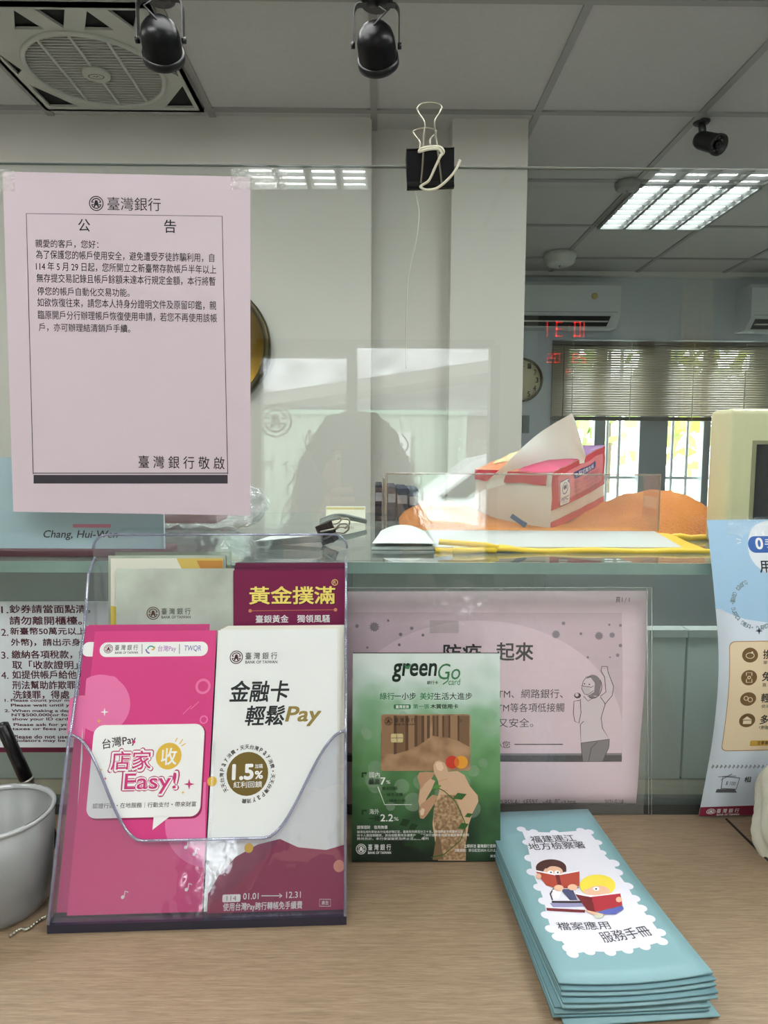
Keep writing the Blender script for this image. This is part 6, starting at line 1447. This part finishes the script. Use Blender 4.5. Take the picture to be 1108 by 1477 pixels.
# ================================================================== THE PHOTOGRAPHER AND THE PHONE
ph = thing('mobile_phone', (-0.028, -0.008, 1.316), 'dark mobile phone held up in the photographer hands facing the screen', 'phone')
boxobj('phone_body', (-0.066, -0.0125, 1.316), (0.010, -0.0045, 1.476), P('phone_grey', (60, 62, 66), 0.3), ph, 0.003)
for lz in (1.450, 1.427, 1.404): MB().lathe([(0.001, 0.0008), (0.006, 0.0008), (0.0075, 0.0), (0.0075, -0.001)], 20, 0, Matrix.Translation((0.0, -0.0045, lz)) @ Matrix.Rotation(-math.pi/2, 4, 'X')).build('camera_lens', P('phone_lens', (8, 8, 10), 0.05), ph)
boxobj('phone_display', (-0.063, -0.0127, 1.320), (0.007, -0.0125, 1.472), P('phone_display', (30, 34, 44), 0.1), ph)
PX, PY = -0.055, -0.385
def skin(name, verts, edges, radii, mat, parent=None, lv=2, root=0):
    me = bpy.data.meshes.new(name); org = V3((PX, PY, 0))
    me.from_pydata([tuple(V3(v)) for v in verts], edges, []); me.materials.append(mat)
    o = bpy.data.objects.new(name, me); COL.objects.link(o)
    if parent: o.parent = parent
    else: o.location = org
    ORG[o.name] = org
    md = o.modifiers.new('skin', 'SKIN'); sv = me.skin_vertices[0].data if me.skin_vertices else None
    if sv is None:
        bm = bmesh.new(); bm.from_mesh(me); bm.verts.layers.skin.verify(); bm.to_mesh(me); bm.free(); sv = me.skin_vertices[0].data
    for i, r_ in enumerate(radii):
        sv[i].radius = r_ if isinstance(r_, tuple) else (r_, r_); sv[i].use_root = (i == root)
    md.use_smooth_shade = True
    ms = o.modifiers.new('sub', 'SUBSURF'); ms.levels = lv; ms.render_levels = lv
    return o
class SK:
    def __init__(s): s.v = []; s.e = []; s.r = []
    def p(s, v, r, par=None):
        s.v.append(v); s.r.append(r)
        if par is not None: s.e.append((par, len(s.v)-1))
        return len(s.v)-1
    def chain(s, par, pts):
        for v, r in pts: par = s.p(v, r, par)
        return par
k = SK()
pel = k.p((0, 0, 0.83), (0.135, 0.10)); sp1 = k.p((0, 0.0, 0.97), (0.115, 0.085), pel); chs = k.p((0, 0.0, 1.12), (0.125, 0.09), sp1); ucs = k.p((0, 0.0, 1.215), (0.095, 0.07), chs); nk1 = k.p((0, 0.0, 1.285), 0.046, ucs); nk2 = k.p((0, 0.012, 1.325), 0.044, nk1); jaw = k.p((0, 0.028, 1.365), (0.056, 0.062), nk2); hd = k.p((0, 0.022, 1.425), (0.072, 0.086), jaw); hdt = k.p((0, 0.012, 1.482), (0.058, 0.07), hd)
k.chain(hd, [((0, 0.112, 1.412), 0.012)])
for sx in (-1, 1):
    k.chain(hd, [((sx*0.079, 0.012, 1.415), 0.010)])
    sh1 = k.chain(ucs, [((sx*0.14, 0.0, 1.225), 0.050), ((sx*0.175, 0.03, 1.16), 0.044), ((sx*0.205, 0.085, 1.02), 0.037), ((sx*0.20, 0.13, 1.03), 0.034)])
    hx = 0.055+(-0.066 if sx < 0 else 0.010)          # phone edge seen from the body's own origin
    wr = k.chain(sh1, [((sx*0.15, 0.23, 1.17), 0.030), ((hx+sx*0.045, 0.325, 1.285), 0.022), ((hx+sx*0.032, 0.348, 1.325), (0.024, 0.015)), ((hx+sx*0.020, 0.362, 1.350), (0.024, 0.014))])
    for f in range(4):
        z = 1.375-0.017*f; ln_ = (0.9, 1.0, 0.95, 0.78)[f]
        k.chain(wr, [((hx+sx*0.013, 0.372, z), 0.0085), ((hx+sx*0.011, 0.372+0.016*ln_, z+0.003), 0.0078), ((hx-sx*0.012*ln_, 0.388+0.002, z+0.005), 0.0070), ((hx-sx*0.026*ln_, 0.391, z+0.006), 0.0060)])
    k.chain(wr, [((hx+sx*0.008, 0.356, 1.372), 0.0095), ((hx-sx*0.004, 0.362, 1.392), 0.0085), ((hx-sx*0.014, 0.364, 1.408), 0.0070)])
    k.chain(pel, [((sx*0.085, 0, 0.76), 0.088), ((sx*0.092, 0.01, 0.60), 0.074), ((sx*0.095, 0.012, 0.44), 0.052), ((sx*0.095, -0.012, 0.30), 0.050), ((sx*0.095, -0.01, 0.09), 0.034), ((sx*0.098, 0.01, 0.05), 0.036), ((sx*0.105, 0.09, 0.035), (0.036, 0.026)), ((sx*0.108, 0.15, 0.03), (0.03, 0.018))])
m_skin = P('skin_tone', (206, 164, 138), 0.5)
per = skin('person', k.v, k.e, k.r, m_skin)
tag(per, 'person with long curly dark hair holding up a phone, seen mirrored in the screen', 'person')
m_shirt = P('shirt_dark', (52, 54, 58), 0.85, nscale=80, namt=0.05); m_trs = P('trousers_dark', (40, 42, 52), 0.85)
k = SK(); pel = k.p((0, 0, 0.76), (0.160, 0.125)); a_ = k.p((0, 0, 0.97), (0.132, 0.102), pel); b_ = k.p((0, 0, 1.12), (0.140, 0.104), a_); c_ = k.p((0, 0, 1.215), (0.108, 0.083), b_); k.p((0, 0, 1.265), 0.060, c_)
for sx in (-1, 1): k.chain(c_, [((sx*0.14, 0, 1.226), 0.062), ((sx*0.176, 0.03, 1.16), 0.056), ((sx*0.206, 0.085, 1.02), 0.050), ((sx*0.20, 0.13, 1.03), 0.046), ((sx*0.16, 0.21, 1.145), 0.041)])
skin('shirt', k.v, k.e, k.r, m_shirt, per)
k = SK(); wst = k.p((0, 0, 0.93), (0.140, 0.108)); pel = k.p((0, 0, 0.83), (0.150, 0.116), wst)
for sx in (-1, 1): k.chain(pel, [((sx*0.085, 0, 0.76), 0.100), ((sx*0.092, 0.01, 0.60), 0.086), ((sx*0.095, 0.012, 0.44), 0.066), ((sx*0.095, -0.008, 0.30), 0.064), ((sx*0.095, -0.006, 0.10), 0.054)])
skin('trousers', k.v, k.e, k.r, m_trs, per)
for sx in (-1, 1):
    MB().lathe([(0.001, 0), (0.046, 0), (0.05, 0.012), (0.046, 0.05), (0.03, 0.075), (0.001, 0.078)], 20, 0, Matrix.Translation((PX+sx*0.105, PY+0.075, 0.0)) @ Matrix.Diagonal((0.95, 2.5, 1, 1))).build('shoe', P('shoe_black', (28, 28, 30), 0.5), per)
    MB().sphere((PX+sx*0.031, PY+0.0925, 1.432), 0.0105, 0, 16).build('eye', P('eye_white', (232, 230, 226), 0.2), per)
    MB().sphere((PX+sx*0.031, PY+0.1015, 1.432), 0.0042, 0, 12).build('iris', P('iris_dark', (34, 24, 20), 0.15), per)
    MB().tube([(PX+sx*0.015, PY+0.107, 1.450), (PX+sx*0.032, PY+0.106, 1.455), (PX+sx*0.048, PY+0.096, 1.449)], 0.003, 8).build('eyebrow', P('brow_dark', (36, 28, 26), 0.9), per)
MB().tube([(PX-0.022, PY+0.086, 1.372), (PX-0.008, PY+0.098, 1.3745), (PX, PY+0.099, 1.373), (PX+0.008, PY+0.098, 1.3745), (PX+0.022, PY+0.086, 1.372)], [0.002, 0.0045, 0.0045, 0.0045, 0.002], 8).build('lips', P('lips_rose', (170, 96, 90), 0.5), per)
# long curly hair: a cap, two falls, and loose ringlets
rnd = random.Random(5); mb = MB()
def hairball(c, r, sc, n=30):
    bm = bmesh.new(); bmesh.ops.create_icosphere(bm, subdivisions=4, radius=1.0)
    for v in bm.verts:
        q = V3((v.co.x*sc[0]*r, v.co.y*sc[1]*r, v.co.z*sc[2]*r)); v.co = V3(c)+q*(1+0.10*noise.noise(v.co*4.5+V3(c)*9)+0.05*noise.noise(v.co*11))
    mb.bm(bm, 0, None, True)
hairball((PX, PY-0.022, 1.445), 0.105, (1.05, 1.0, 0.93)); hairball((PX, PY-0.045, 1.36), 0.115, (1.08, 0.75, 1.1)); hairball((PX, PY-0.06, 1.24), 0.12, (1.12, 0.6, 1.0))
for sx in (-1, 1): hairball((PX+sx*0.092, PY-0.005, 1.36), 0.05, (0.95, 1.15, 2.0)); hairball((PX+sx*0.108, PY-0.01, 1.255), 0.052, (0.95, 1.05, 1.8))
for q in range(150):
    a = rnd.uniform(0, 2*math.pi); 
    if math.sin(a) > 0.55: a += math.pi
    rx = rnd.uniform(0.10, 0.150); z1 = rnd.uniform(1.30, 1.50); ln_ = rnd.uniform(0.10, 0.26); ph_ = rnd.uniform(0, 6.28); cr1 = rnd.uniform(0.005, 0.012); tw = rnd.uniform(55, 110); fl = rnd.uniform(0.0, 0.35)
    z1 = min(z1, 1.40) if rx > 0.125 else z1
    mb.tube([(PX+math.cos(a)*(rx+fl*t_*ln_)+cr1*math.cos(ph_+t_*ln_*tw), PY-0.035+math.sin(a)*rx*0.75+cr1*math.sin(ph_+t_*ln_*tw), z1-ln_*t_) for t_ in [j/22 for j in range(23)]], [0.0022*(1-0.6*j/22) for j in range(23)], 5)
mb.build('hair', P('hair_dark', (34, 27, 26), 0.6, nscale=60, namt=0.1), per, False)
